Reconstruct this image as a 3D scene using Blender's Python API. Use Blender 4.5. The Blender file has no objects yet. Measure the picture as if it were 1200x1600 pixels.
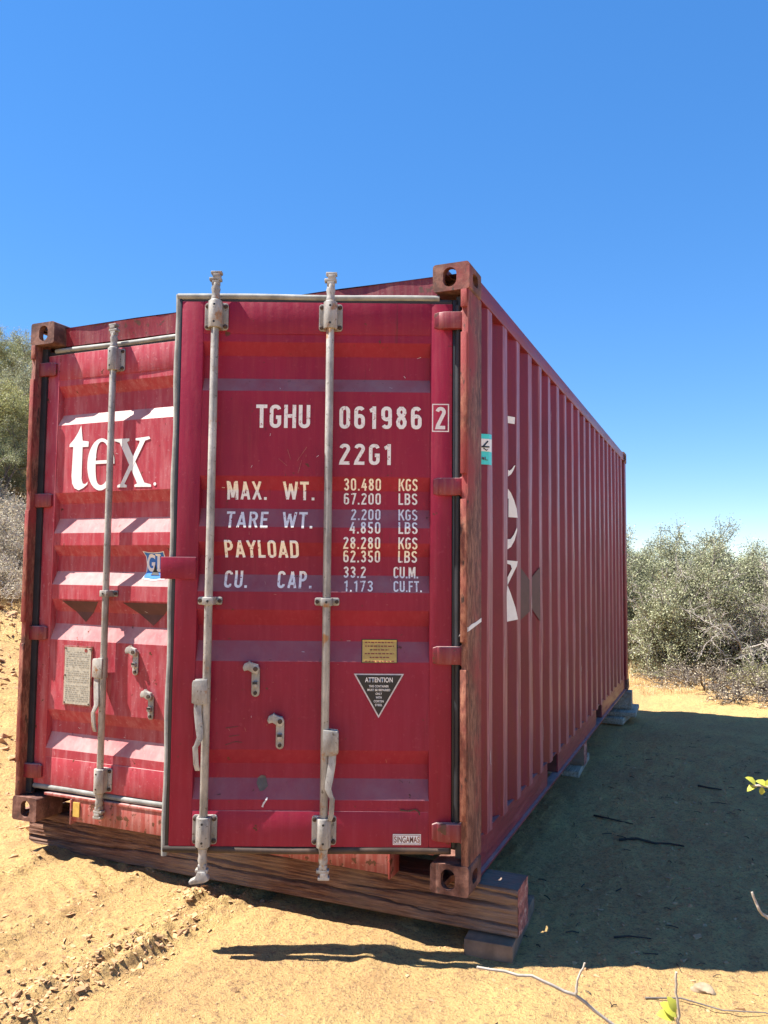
import bpy, bmesh, math, random
import numpy as np
from mathutils import Vector, Matrix
random.seed(7); RNG = np.random.default_rng(7)
R = math.radians
scene = bpy.context.scene
C = scene.collection

# ------------------------------------------------------------------ camera
cam = bpy.data.cameras.new('camera'); cam_o = bpy.data.objects.new('camera', cam); C.objects.link(cam_o)
yaw, pitch, roll = -0.39818, 0.068555, 0.0087215
f = Vector((math.sin(yaw)*math.cos(pitch), math.cos(yaw)*math.cos(pitch), math.sin(pitch)))
r0 = Vector((math.cos(yaw), -math.sin(yaw), 0)); u0 = r0.cross(f)
rr = r0*math.cos(roll)+u0*math.sin(roll); uu = u0*math.cos(roll)-r0*math.sin(roll)
m = Matrix((rr, uu, -f)).transposed().to_4x4(); m.translation = (3.38116, -3.14029, 1.30862)
cam_o.matrix_world = m
cam.sensor_fit = 'VERTICAL'; cam.sensor_height = 36; cam.sensor_width = 27; cam.lens = 36*1248.14/1600
cam.clip_start = 0.05; cam.clip_end = 3000
scene.camera = cam_o
scene.render.resolution_x = 768; scene.render.resolution_y = 1024

# ------------------------------------------------------------------ sky, sun, exposure
SUN = Vector((-0.53, -0.229, 1.0)).normalized()           # towards the sun
world = bpy.data.worlds.new('World'); scene.world = world; world.use_nodes = True
wt = world.node_tree; wt.nodes.clear()
sky = wt.nodes.new('ShaderNodeTexSky'); sky.sky_type = 'NISHITA'; sky.sun_disc = False
sky.sun_elevation = math.asin(SUN.z); sky.sun_rotation = math.atan2(SUN.x, SUN.y)
sky.altitude = 1200; sky.air_density = 1.0; sky.dust_density = 0.0; sky.ozone_density = 8.0
hs = wt.nodes.new('ShaderNodeHueSaturation'); hs.inputs['Saturation'].default_value = 1.5; hs.inputs['Hue'].default_value = 0.509
bg = wt.nodes.new('ShaderNodeBackground'); bg.inputs[1].default_value = 0.15
wo = wt.nodes.new('ShaderNodeOutputWorld')
gm = wt.nodes.new('ShaderNodeGamma'); gm.inputs[1].default_value = 0.6
wt.links.new(sky.outputs[0], gm.inputs[0]); wt.links.new(gm.outputs[0], hs.inputs['Color']); wt.links.new(hs.outputs[0], bg.inputs[0]); wt.links.new(bg.outputs[0], wo.inputs[0])
sun = bpy.data.lights.new('sun', 'SUN'); sun.energy = 5.0; sun.angle = R(0.53); sun.color = (1, 0.95, 0.86)
sun_o = bpy.data.objects.new('sun', sun); C.objects.link(sun_o); sun_o.location = (-4, -3, 9)
sun_o.rotation_euler = SUN.to_track_quat('Z', 'Y').to_euler()
vs = scene.view_settings
vs.view_transform = 'Standard'; vs.look = 'None'; vs.exposure = 1.5; vs.gamma = 1.0; vs.use_curve_mapping = False
scene.cycles.max_bounces = 8; scene.cycles.diffuse_bounces = 5

# ------------------------------------------------------------------ node helpers
def mat(name):
    mt = bpy.data.materials.new(name); mt.use_nodes = True
    nt = mt.node_tree; b = nt.nodes['Principled BSDF']
    return mt, nt, b
class N:
    def __init__(s, nt): s.nt = nt; s.pos = None
    def coord(s, scale=(1, 1, 1)):
        tc = s.nt.nodes.new('ShaderNodeTexCoord'); mp = s.nt.nodes.new('ShaderNodeMapping')
        mp.inputs['Scale'].default_value = scale; s.nt.links.new(tc.outputs['Object'], mp.inputs[0]); return mp.outputs[0]
    def noise(s, scale, detail=4, rough=.55, st=(1, 1, 1), dist=0):
        n = s.nt.nodes.new('ShaderNodeTexNoise'); n.inputs['Scale'].default_value = scale
        n.inputs['Detail'].default_value = detail; n.inputs['Roughness'].default_value = rough; n.inputs['Distortion'].default_value = dist
        s.nt.links.new(s.coord(st), n.inputs['Vector']); return n.outputs[0]
    def ramp(s, fac, stops):
        r = s.nt.nodes.new('ShaderNodeValToRGB'); e = r.color_ramp.elements
        while len(e) < len(stops): e.new(.5)
        for k, (p, c) in enumerate(stops):
            e[k].position = p; e[k].color = (c, c, c, 1) if isinstance(c, (int, float)) else (*c, 1)
        s.nt.links.new(fac, r.inputs[0]); return r.outputs[0]
    def mix(s, fac, a, b, mode='MIX'):
        x = s.nt.nodes.new('ShaderNodeMix'); x.data_type = 'RGBA'; x.blend_type = mode
        for sock, v in ((x.inputs[0], fac), (x.inputs[6], a), (x.inputs[7], b)):
            if hasattr(v, 'links') or hasattr(v, 'is_linked'): s.nt.links.new(v, sock)
            elif isinstance(v, (int, float)): sock.default_value = v
            else: sock.default_value = (*v, 1)
        return x.outputs[2]
    def math(s, op, a, b):
        x = s.nt.nodes.new('ShaderNodeMath'); x.operation = op
        for sock, v in ((x.inputs[0], a), (x.inputs[1], b)):
            if isinstance(v, (int, float)): sock.default_value = v
            else: s.nt.links.new(v, sock)
        return x.outputs[0]
    def bump(s, b, h, strength=.3, dist=.01):
        x = s.nt.nodes.new('ShaderNodeBump'); x.inputs['Strength'].default_value = strength; x.inputs['Distance'].default_value = dist
        s.nt.links.new(h, x.inputs['Height']); s.nt.links.new(x.outputs[0], b.inputs['Normal'])
    def link(s, a, b): s.nt.links.new(a, b)

MATS = {}
def paint(name, base, dust=(.46, .24, .24), dustamt=.35, rough=.42, streak=(7, 7, .6), rust=.675, rustcol=(.10, .035, .02), ledge=(.40, .29, .27), ridge=False, spec=.5):
    mt, nt, b = mat(name); n = N(nt)
    dark = tuple(c*.72 for c in base)
    c = n.mix(n.ramp(n.noise(1.7, 4), [(.35, 0), (.68, 1)]), dark, base)
    st = n.ramp(n.noise(6, 5, .6, streak), [(.44, 0), (.78, 1)])
    c = n.mix(n.math('MULTIPLY', st, dustamt), c, dust)
    sp = n.ramp(n.noise(60, 3, .5), [(.63, 0), (.72, 1)])
    c = n.mix(n.math('MULTIPLY', sp, dustamt*.8), c, dust)
    ge = nt.nodes.new('ShaderNodeNewGeometry'); sx = nt.nodes.new('ShaderNodeSeparateXYZ'); n.link(ge.outputs['True Normal'], sx.inputs[0])
    led = n.math('MULTIPLY', n.ramp(sx.outputs[2], [(.22, 0), (.5, 1)]), n.ramp(n.noise(9, 5, .6), [(.25, .35), (.7, .85)]))
    c = n.mix(led, c, ledge)                               # settled dust on upward ledges
    if ridge:
        tc = nt.nodes.new('ShaderNodeTexCoord'); s2 = nt.nodes.new('ShaderNodeSeparateXYZ'); n.link(tc.outputs['Object'], s2.inputs[0])
        ph = n.math('FRACT', n.math('DIVIDE', n.math('SUBTRACT', s2.outputs[1], .335), .278), 0)
        rdg = n.ramp(ph, [(0, .6), (.01, 1), (.27, 1), (.29, 0)])
        c = n.mix(n.math('MULTIPLY', rdg, n.ramp(n.noise(4, 6, .7, (9, 9, 1)), [(.32, .15), (.70, .75)])), c, (.42, .19, .225))  # pale outer ridges: chalky wear plus grazing sky reflection put into the colour
    ru = n.ramp(n.noise(22, 6, .62), [(rust, 0), (rust+.03, 1)])
    c = n.mix(ru, c, rustcol)
    run = n.math('MULTIPLY', n.ramp(n.noise(3, 7, .7, (18, 18, .45)), [(.60, 0), (.70, 1)]), n.ramp(n.noise(1.3, 3), [(.45, 0), (.62, .55)]))
    c = n.mix(run, c, (.085, .026, .020))
    n.link(c, b.inputs['Base Color'])
    b.inputs['Specular IOR Level'].default_value = spec
    rg = n.mix(st, (rough,)*3, (min(1, rough+.25),)*3); n.link(rg, b.inputs['Roughness'])
    n.bump(b, n.noise(35, 4, .6), .10, .01)
    MATS[name] = mt; return mt
paint('red_door', (.285, .0115, .040), dust=(.40, .10, .12), dustamt=.18, spec=.25, ledge=(.26, .16, .175))
paint('red_left_sunlit', (.44, .052, .075), dust=(.62, .34, .35), streak=(5, 5, .9), dustamt=.36, spec=.28, ledge=(.55, .40, .37))  # chalky door red, lightened further to stand in for stronger sun
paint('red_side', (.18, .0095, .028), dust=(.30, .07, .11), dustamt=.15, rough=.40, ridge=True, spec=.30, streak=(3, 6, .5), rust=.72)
paint('red_rail', (.20, .0115, .032), dust=(.30, .10, .13), dustamt=.3, rough=.40, streak=(6, .6, 6), rust=.68)
paint('red_frame', (.235, .016, .028), dust=(.36, .18, .16), dustamt=.4, rust=.60)
paint('sill_red', (.34, .06, .055), dust=(.55, .34, .30), dustamt=.6, rust=.58)

def simple(name, col, rough=.6, metal=0, var=.25, sc=20, bump=.1):
    mt, nt, b = mat(name); n = N(nt)
    c = n.mix(n.ramp(n.noise(sc, 5), [(.35, 0), (.7, 1)]), tuple(x*(1-var) for x in col), tuple(min(1, x*(1+var*.6)) for x in col))
    n.link(c, b.inputs['Base Color']); b.inputs['Roughness'].default_value = rough; b.inputs['Metallic'].default_value = metal
    if bump: n.bump(b, n.noise(sc*3, 4), bump, .005)
    MATS[name] = mt; return mt
simple('white_paint', (.80, .79, .77), .5, var=.06, sc=30)
def m_letters():
    mt, nt, b = mat('white_letter'); n = N(nt)
    c = n.mix(n.ramp(n.noise(45, 6, .7), [(.56, 0), (.66, 1)]), (.80, .78, .76), (.62, .50, .50))
    c = n.mix(n.ramp(n.noise(85, 5, .65, (1, 1, .6)), [(.61, 0), (.645, 1)]), c, (.29, .02, .045))
    n.link(c, b.inputs['Base Color']); b.inputs['Roughness'].default_value = .55; MATS['white_letter'] = mt
m_letters()
simple('faded_white', (.62, .57, .58), .6, var=.2, sc=60)
simple('rubber', (.020, .022, .028), .55, var=.3, sc=14)
simple('brown_rubber', (.085, .055, .040), .8, var=.6, sc=9)
simple('grey_rubber', (.27, .27, .25), .75, var=.35, sc=16)
simple('bolt', (.06, .035, .025), .7, var=.4)
simple('dark_patch', (.085, .022, .028), .5, var=.3, sc=15)
simple('dark_side_patch', (.075, .030, .042), .4, var=.2, sc=15)
simple('black_print', (.012, .012, .014), .5, var=.1)
simple('yellow_plate', (.62, .40, .09), .45, var=.15, sc=40)
simple('blue_sticker', (.01, .16, .55), .4, var=.1)
simple('teal_sticker', (.05, .62, .60), .4, var=.08)
simple('grey_plate', (.47, .45, .38), .45, metal=.25, var=.2, sc=70)
simple('plate_print', (.27, .26, .22), .6, var=.3, sc=60)
simple('interior', (.30, .17, .09), .7, var=.3, sc=6)
simple('dark_steel', (.09, .03, .03), .7, var=.4, sc=9)
simple('wood_dark', (.21, .145, .10), .9, var=.4, sc=12, bump=.4)
simple('stone', (.34, .25, .16), .9, var=.3, sc=25, bump=.5)
simple('stick', (.05, .038, .03), .9, var=.3, sc=20)
simple('twig', (.44, .38, .31), .8, var=.3, sc=40)
simple('bark', (.17, .145, .125), .9, var=.4, sc=14, bump=.5)
simple('dead_twig', (.42, .37, .33), .9, var=.4, sc=6, bump=0)
simple('dead_dark_twig', (.12, .095, .08), .9, var=.4, sc=6, bump=0)

def m_galv():
    mt, nt, b = mat('galvanised'); n = N(nt)
    c = n.mix(n.ramp(n.noise(9, 6, .65, (1, 1, .5)), [(.38, 0), (.62, 1)]), (.21, .20, .185), (.44, .42, .385))
    c = n.mix(n.ramp(n.noise(55, 4), [(.62, 0), (.70, 1)]), c, (.12, .10, .08))
    c = n.mix(n.ramp(n.noise(11, 6, .65), [(.60, 0), (.68, 1)]), c, (.30, .15, .065))
    c = n.mix(n.math('MULTIPLY', n.ramp(n.noise(30, 5, .7, (1, 1, .3)), [(.50, 0), (.62, 1)]), .5), c, (.20, .17, .15))
    n.link(c, b.inputs['Base Color']); b.inputs['Roughness'].default_value = .55; b.inputs['Metallic'].default_value = .1
    n.bump(b, n.noise(90, 4), .18, .004); MATS['galvanised'] = mt
m_galv()
def m_rust(name, st=(9, 9, .7), red=.5, lo=(.055, .022, .014), mid=(.22, .075, .035), hi=(.42, .21, .11)):
    mt, nt, b = mat(name); n = N(nt)
    a = n.noise(5, 8, .72, st)
    c = n.ramp(a, [(.30, lo), (.47, mid), (.60, hi), (.72, mid)])
    c = n.mix(n.ramp(n.noise(2.2, 5, .6), [(red, 0), (red+.16, 1)]), c, (.26, .035, .035))
    c = n.mix(n.ramp(n.noise(40, 5, .6, (1, 1, .35)), [(.60, 0), (.68, 1)]), c, (.05, .025, .02))
    n.link(c, b.inputs['Base Color']); b.inputs['Roughness'].default_value = .78
    n.bump(b, a, .5, .008); MATS[name] = mt
m_rust('rust_post', (9, 9, 2.6), .45, (.035, .014, .012), (.135, .048, .032), (.30, .14, .095)); m_rust('rust_casting', (2, 2, 2), .55, lo=(.03, .013, .011), mid=(.105, .040, .028), hi=(.23, .11, .08))
m_rust('rust_strip', (9, 9, 3.0), .44, mid=(.20, .058, .036), hi=(.36, .15, .09))
def m_wood():
    mt, nt, b = mat('old_timber'); n = N(nt)
    a = n.noise(9, 9, .78, (.8, 13, 13), .15)
    c = n.ramp(a, [(.32, (.025, .012, .008)), (.46, (.125, .052, .032)), (.57, (.22, .110, .068)), (.70, (.36, .235, .165))])
    c = n.mix(n.ramp(n.noise(1.4, 4), [(.42, 0), (.7, 1)]), c, (.30, .24, .19))
    n.link(c, b.inputs['Base Color']); b.inputs['Roughness'].default_value = .9
    n.bump(b, a, .7, .012); MATS['old_timber'] = mt
    mt, nt, b = mat('timber_end'); n = N(nt)
    c = n.ramp(n.noise(14, 7, .7, (4, 1, 1.6)), [(.34, (.12, .045, .038)), (.5, (.38, .13, .10)), (.64, (.58, .40, .31))])
    n.link(c, b.inputs['Base Color']); b.inputs['Roughness'].default_value = .9
    n.bump(b, n.noise(30, 6, .7), .6, .01); MATS['timber_end'] = mt
m_wood()
def m_pale():
    mt, nt, b = mat('wood_pale'); n = N(nt)
    a = n.noise(5, 8, .7, (14, .8, 14), .3)
    c = n.ramp(a, [(.32, (.14, .11, .08)), (.48, (.32, .28, .22)), (.62, (.46, .42, .34))])
    c = n.mix(n.ramp(n.noise(5, 5), [(.5, 0), (.7, 1)]), c, (.24, .20, .15))
    n.link(c, b.inputs['Base Color']); b.inputs['Roughness'].default_value = .9
    n.bump(b, a, .6, .008); MATS['wood_pale'] = mt
m_pale()
def m_dirt():
    mt, nt, b = mat('dirt'); n = N(nt)
    big = n.ramp(n.noise(1.1, 6, .6), [(.36, 0), (.64, 1)])
    c = n.mix(big, (.50, .310, .132), (.59, .405, .160))
    c = n.mix(n.math('MULTIPLY', n.ramp(n.noise(5, 6, .65, (1.6, .7, 1), .5), [(.46, 0), (.68, 1)]), .55), c, (.44, .245, .115))
    c = n.mix(n.math('MULTIPLY', n.ramp(n.noise(90, 4, .7), [(.52, 0), (.66, 1)]), .8), c, (.15, .10, .07))
    c = n.mix(n.math('MULTIPLY', n.ramp(n.noise(28, 7, .75), [(.53, 0), (.64, 1)]), .72), c, (.25, .140, .080))
    c = n.mix(n.math('MULTIPLY', n.ramp(n.noise(130, 3, .6), [(.62, 0), (.7, 1)]), .5), c, (.52, .43, .28))
    n.link(c, b.inputs['Base Color']); b.inputs['Roughness'].default_value = .95; b.inputs['Specular IOR Level'].default_value = .15
    h = n.math('ADD', n.math('MULTIPLY', n.noise(14, 7, .7), 1.4), n.math('ADD', n.noise(45, 6, .7), n.math('MULTIPLY', n.noise(160, 4, .7), .5)))
    n.bump(b, h, .95, .022); MATS['dirt'] = mt
m_dirt()
simple('clod', (.50, .300, .150), .95, var=.35, sc=18, bump=.6)
def m_leaf(name, a, c2, c3):
    mt, nt, b = mat(name); n = N(nt)
    at = nt.nodes.new('ShaderNodeAttribute'); at.attribute_name = 'rnd'
    c = n.ramp(at.outputs['Fac'], [(0, a), (.55, c2), (1, c3)])
    n.link(c, b.inputs['Base Color']); b.inputs['Roughness'].default_value = .55
    b.inputs['Specular IOR Level'].default_value = .35
    tr = nt.nodes.new('ShaderNodeBsdfTranslucent'); n.link(c, tr.inputs[0])
    mx = nt.nodes.new('ShaderNodeMixShader'); mx.inputs[0].default_value = .22
    n.link(b.outputs[0], mx.inputs[1]); n.link(tr.outputs[0], mx.inputs[2]); n.link(mx.outputs[0], nt.nodes['Material Output'].inputs[0])
    MATS[name] = mt
m_leaf('leaf_sage', (.10, .11, .055), (.34, .35, .20), (.60, .585, .40))
m_leaf('leaf_green', (.13, .15, .065), (.36, .38, .19), (.56, .56, .32))
m_leaf('leaf_yellow', (.16, .17, .06), (.38, .38, .15), (.56, .54, .26))
m_leaf('leaf_dry', (.32, .27, .18), (.56, .49, .35), (.70, .63, .47))
m_leaf('leaf_fresh', (.42, .42, .06), (.58, .56, .13), (.66, .62, .22))
m_leaf('straw', (.33, .22, .10), (.50, .36, .18), (.62, .47, .26))

# ------------------------------------------------------------------ mesh helpers
class MB:
    def __init__(s): s.v = []; s.f = []
    def add(s, vs_, fs):
        o = len(s.v); s.v += [tuple(p) for p in vs_]; s.f += [tuple(i+o for i in q) for q in fs]; return s
    def box(s, a, b, T=None):
        (x0, y0, z0), (x1, y1, z1) = a, b
        vs_ = [(x0, y0, z0), (x1, y0, z0), (x1, y1, z0), (x0, y1, z0), (x0, y0, z1), (x1, y0, z1), (x1, y1, z1), (x0, y1, z1)]
        if T: vs_ = [T(*p) for p in vs_]
        return s.add(vs_, [(3, 2, 1, 0), (4, 5, 6, 7), (0, 1, 5, 4), (1, 2, 6, 5), (2, 3, 7, 6), (3, 0, 4, 7)])
    def tube(s, pts, rad, n=10, T=None, caps=True):
        pts = [Vector(T(*p)) if T else Vector(p) for p in pts]
        rad = rad if isinstance(rad, (list, tuple)) else [rad]*len(pts)
        rings = []
        nrm = None
        for i, p in enumerate(pts):
            d = (pts[min(i+1, len(pts)-1)]-pts[max(i-1, 0)]).normalized()
            if nrm is None: nrm = d.orthogonal().normalized()
            nrm = (nrm-d*nrm.dot(d)).normalized(); bn = d.cross(nrm)
            rings.append([p+(nrm*math.cos(2*math.pi*k/n)+bn*math.sin(2*math.pi*k/n))*rad[i] for k in range(n)])
        vs_ = [q for r_ in rings for q in r_]; fs = []
        for i in range(len(pts)-1):
            for k in range(n): fs.append((i*n+k, i*n+(k+1) % n, (i+1)*n+(k+1) % n, (i+1)*n+k))
        if caps: fs += [tuple(range(n))[::-1], tuple((len(pts)-1)*n+k for k in range(n))]
        return s.add(vs_, fs)
    def prism(s, poly, d0, d1, T):          # poly of (a,b); T(a,d,b)
        n = len(poly)
        vs_ = [T(a, d0, b) for a, b in poly]+[T(a, d1, b) for a, b in poly]
        return s.add(vs_, [tuple(range(n)), tuple(range(n, 2*n))[::-1]]+[(k, n+k, n+(k+1) % n, (k+1) % n) for k in range(n)])
    def build(s, name, material, parent=None, bev=0, smooth=True, fix=True):
        me = bpy.data.meshes.new(name); bm = bmesh.new()
        vv = [bm.verts.new(p) for p in s.v]
        for q in s.f:
            try: bm.faces.new([vv[i] for i in q])
            except ValueError: pass
        if fix: bmesh.ops.recalc_face_normals(bm, faces=bm.faces)
        if bev:
            es = [e for e in bm.edges if len(e.link_faces) == 2 and e.calc_face_angle(0) > R(40)]
            bmesh.ops.bevel(bm, geom=es, offset=bev, segments=2, affect='EDGES', profile=.5, clamp_overlap=True)
        bm.to_mesh(me); bm.free()
        return link(name, me, material, parent, smooth)
def link(name, me, material, parent=None, smooth=True):
    if smooth and len(me.polygons):
        me.polygons.foreach_set('use_smooth', [True]*len(me.polygons)); me.set_sharp_from_angle(angle=R(38))
    me.materials.clear(); me.materials.append(MATS[material])
    o = bpy.data.objects.new(name, me); C.objects.link(o)
    if parent: o.parent = parent
    return o
def tag(o, label, cat, group=None):
    o['label'] = label; o['category'] = cat
    if group: o['group'] = group
    return o
def empty(name, loc=(0, 0, 0)):
    o = bpy.data.objects.new(name, None); C.objects.link(o); o.location = loc; o.empty_display_size = .1; return o
def np_mesh(name, V, F, rnd=None):
    me = bpy.data.meshes.new(name); V = np.asarray(V, np.float32); F = np.asarray(F, np.int32); k = F.shape[1]
    me.vertices.add(len(V)); me.vertices.foreach_set('co', V.ravel())
    me.loops.add(F.size); me.loops.foreach_set('vertex_index', F.ravel())
    me.polygons.add(len(F)); me.polygons.foreach_set('loop_start', np.arange(0, F.size, k, dtype=np.int32))
    me.polygons.foreach_set('loop_total', np.full(len(F), k, np.int32))
    if rnd is not None:
        at = me.attributes.new('rnd', 'FLOAT', 'FACE'); at.data.foreach_set('value', np.asarray(rnd, np.float32))
    me.polygons.foreach_set('use_smooth', np.zeros(len(F), bool)); me.update(calc_edges=True); me.validate(); return me

# ------------------------------------------------------------------ terrain
_perm = RNG.random((256, 256)).astype(np.float64)
def vnoise(x, y):
    xi = np.floor(x).astype(int); yi = np.floor(y).astype(int); fx = x-xi; fy = y-yi
    fx = fx*fx*(3-2*fx); fy = fy*fy*(3-2*fy)
    g = lambda a, b: _perm[a & 255, b & 255]
    return ((g(xi, yi)*(1-fx)+g(xi+1, yi)*fx)*(1-fy)+(g(xi, yi+1)*(1-fx)+g(xi+1, yi+1)*fx)*fy)-.5
def fbm(x, y, o=4):
    s_, a = 0, 1
    for k in range(o): s_ = s_+a*vnoise(x*2**k+17*k, y*2**k+31*k); a *= .5
    return s_
def gz(x, y):
    x = np.asarray(x, float); y = np.asarray(y, float)
    z = -.27-.010*(np.clip(y, 0, 6)-.2)
    z = z+.030*np.clip(y-7, 0, 5)
    z = z+.040*(2.5-np.clip(x, -.5, 2.5))
    t = np.clip(-.5-x, 0, None); tc = np.minimum(t, 11)
    z = z+(.2*tc+.027*tc*tc+np.clip(t-11, 0, 60)*.08)*np.clip((32-y)/14, 0, 1)
    z = z+0.8*np.exp(-(((x-3)/22)**2+((y-62)/16)**2))
    z = z-.02*np.clip(x-5, 0, 30)
    d = np.clip(np.hypot(x-2, y-1)-4, 0, 8)/8
    z = z+d*.35*fbm(x*.22+9, y*.22+4, 3)
    return z
def xr(base, y, k): return base+.06*np.sin(y*1.7+k)+.05*vnoise(y*2.1+k*7, y*0+k)
RIDGES = [(1.27, .042, .046, 0), (1.10, .045, .040, 2), (.25, .05, .030, 4), (.76, .06, .020, 6), (2.05, .07, .010, 1)]
def detail(x, y):
    z = .022*fbm(x*1.3, y*1.1, 3)+.012*fbm(x*6+3, y*4+8, 3)+.0075*fbm(x*24, y*19, 3)
    z += .004*np.sin((x*.75-y*.35)*55+6*vnoise(x*2, y*2))*np.clip(1-np.abs(x+.3)/.9, 0, 1)*(vnoise(x*3, y*3)+.5)
    bank = np.clip((-.4-x)/1.2, 0, 1)*np.clip((x+14)/4, 0, 1)
    z += bank*(.10*fbm(x*1.7+2, y*1.7, 3)+.05*np.abs(fbm(x*5, y*5+6, 3))+.03*fbm(x*13, y*13, 2))
    fade = np.clip((1.1-y)/.5, 0, 1)*np.clip((y+3)/.6, 0, 1)
    for b, w_, a, k in RIDGES:
        d = (x-xr(b, y, k))/w_
        cl = np.clip(.55+1.6*vnoise(x*16+k, y*11)+.9*vnoise(x*37, y*33+k), 0, 1.7)
        z += fade*a*np.exp(-d*d)*cl
        z -= fade*a*.35*np.exp(-((d-2.4)/1.3)**2)
    ch = np.clip(vnoise(x*30+5, y*26)+.75*vnoise(x*55, y*50)-.10, 0, 1)
    area = np.clip(1.3-np.abs(x-1.05)/.45, 0, 1)*np.clip(-y*1.1+.2, 0, 1)*fade
    z += .042*ch*area
    tr = (np.abs((x-.5+.04*np.sin(y*2))) < .16)*fade; z += .009*tr*np.sign(np.sin(y*62+np.where(x > .5, 1, -1)*(x-.5)*40))*np.clip(.5+vnoise(x*5, y*3)*2, 0, 1)
    z += .010*np.clip(np.clip((x-2.45)/.3, 0, 1)*np.clip((7-y)/2, 0, 1)*(vnoise(x*9, y*9)+.6*vnoise(x*21+4, y*21)), -1, 1)
    z += .010*np.clip(vnoise(x*20+50, y*20)-.18, 0, 1)
    return z
def gd(x, y): return float(gz(x, y)+detail(np.asarray(x, float), np.asarray(y, float)))
def spaced(a, b, step, lim0, lim1, g0, g1):
    c = list(np.arange(a, b, step)); s_ = step; x = c[-1]
    while x < lim1: s_ *= g1; x += s_; c.append(x)
    s_ = step; x = c[0]; lo = []
    while x > lim0: s_ *= g0; x -= s_; lo.append(x)
    return np.array(lo[::-1]+c)
gx = spaced(-.1, 4.1, .0125, -400, 400, 1.022, 1.06); gy = spaced(-1.3, 1.3, .0125, -300, 600, 1.07, 1.0125)
XX, YY = np.meshgrid(gx, gy, indexing='ij')
ZZ = gz(XX, YY)+detail(XX, YY)
nx, ny = XX.shape
idx = np.arange(nx*ny).reshape(nx, ny)
F = np.stack([idx[:-1, :-1], idx[1:, :-1], idx[1:, 1:], idx[:-1, 1:]], -1).reshape(-1, 4)
go = link('ground', np_mesh('ground', np.stack([XX, YY, ZZ], -1).reshape(-1, 3), F), 'dirt', smooth=False)
go.data.polygons.foreach_set('use_smooth', [True]*len(go.data.polygons))
go['kind'] = 'structure'

# ------------------------------------------------------------------ the shipping container
W, L, H = 2.438, 6.058, 2.591
box = empty('shipping_container')
tag(box, 'old red steel shipping container with its right door ajar, raised on timber beams', 'shipping container')
P = box
def boolean_mesh(base, cutters):
    tmp = []
    def mk(mb): o = mb.build('tmp', 'rust_casting', smooth=False); tmp.append(o); return o
    b_ = mk(base)
    for c_ in cutters:
        co = mk(c_); md = b_.modifiers.new('b', 'BOOLEAN'); md.operation = 'DIFFERENCE'; md.object = co; md.solver = 'EXACT'
    dg = bpy.context.evaluated_depsgraph_get(); me = bpy.data.meshes.new_from_object(b_.evaluated_get(dg))
    for o in tmp:
        d_ = o.data; bpy.data.objects.remove(o); bpy.data.meshes.remove(d_)
    return me
def oval(hw, hh, n=10, r_=None):
    r_ = min(hw, hh) if r_ is None else r_
    pts = []
    for q, (sx, sy) in enumerate(((1, 1), (-1, 1), (-1, -1), (1, -1))):
        for k in range(n+1):
            a = math.pi/2*(q+k/n); pts.append((sx*(hw-r_)+r_*math.cos(a), sy*(hh-r_)+r_*math.sin(a)))
    return pts
def rounded(w2, h2, r_): return oval(w2, h2, 5, r_)
cw, cl, ch_ = .162, .178, .118
def casting_mesh():
    base = MB(); base.prism(rounded(cw/2, ch_/2, .014), 0, cl, lambda a, d, b: (a, d, b))
    c1 = MB().prism(oval(.030, .0415), -.02, .06, lambda a, d, b: (a-.006, d, b))           # end hole
    c2 = MB().prism(oval(.040, .0255), -.02, .06, lambda a, d, b: (cw/2+.02-d-.02, cl/2+a, b))  # side hole, +x face
    c3 = MB().prism(oval(.031, .062), -.02, .06, lambda a, d, b: (a-.006, cl/2+b, ch_/2-d))  # top hole
    c4 = MB().box((-cw/2+.014, .03, -ch_/2+.018), (cw/2-.028, cl-.02, ch_/2-.026))
    return boolean_mesh(base, [c1, c2, c3, c4])
cmesh = casting_mesh()
for (sx, px) in ((1, W-cw/2), (-1, cw/2)):
    for (sy, py) in ((1, 0), (-1, L)):
        for (sz, pz) in ((1, H-ch_/2), (-1, ch_/2)):
            me = cmesh.copy(); me.transform(Matrix.Translation((px, py, pz)) @ Matrix.Diagonal((sx, sy, sz, 1)))
            if sx*sy*sz < 0: me.flip_normals()
            link('corner_casting', me, 'rust_casting', P)
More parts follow.
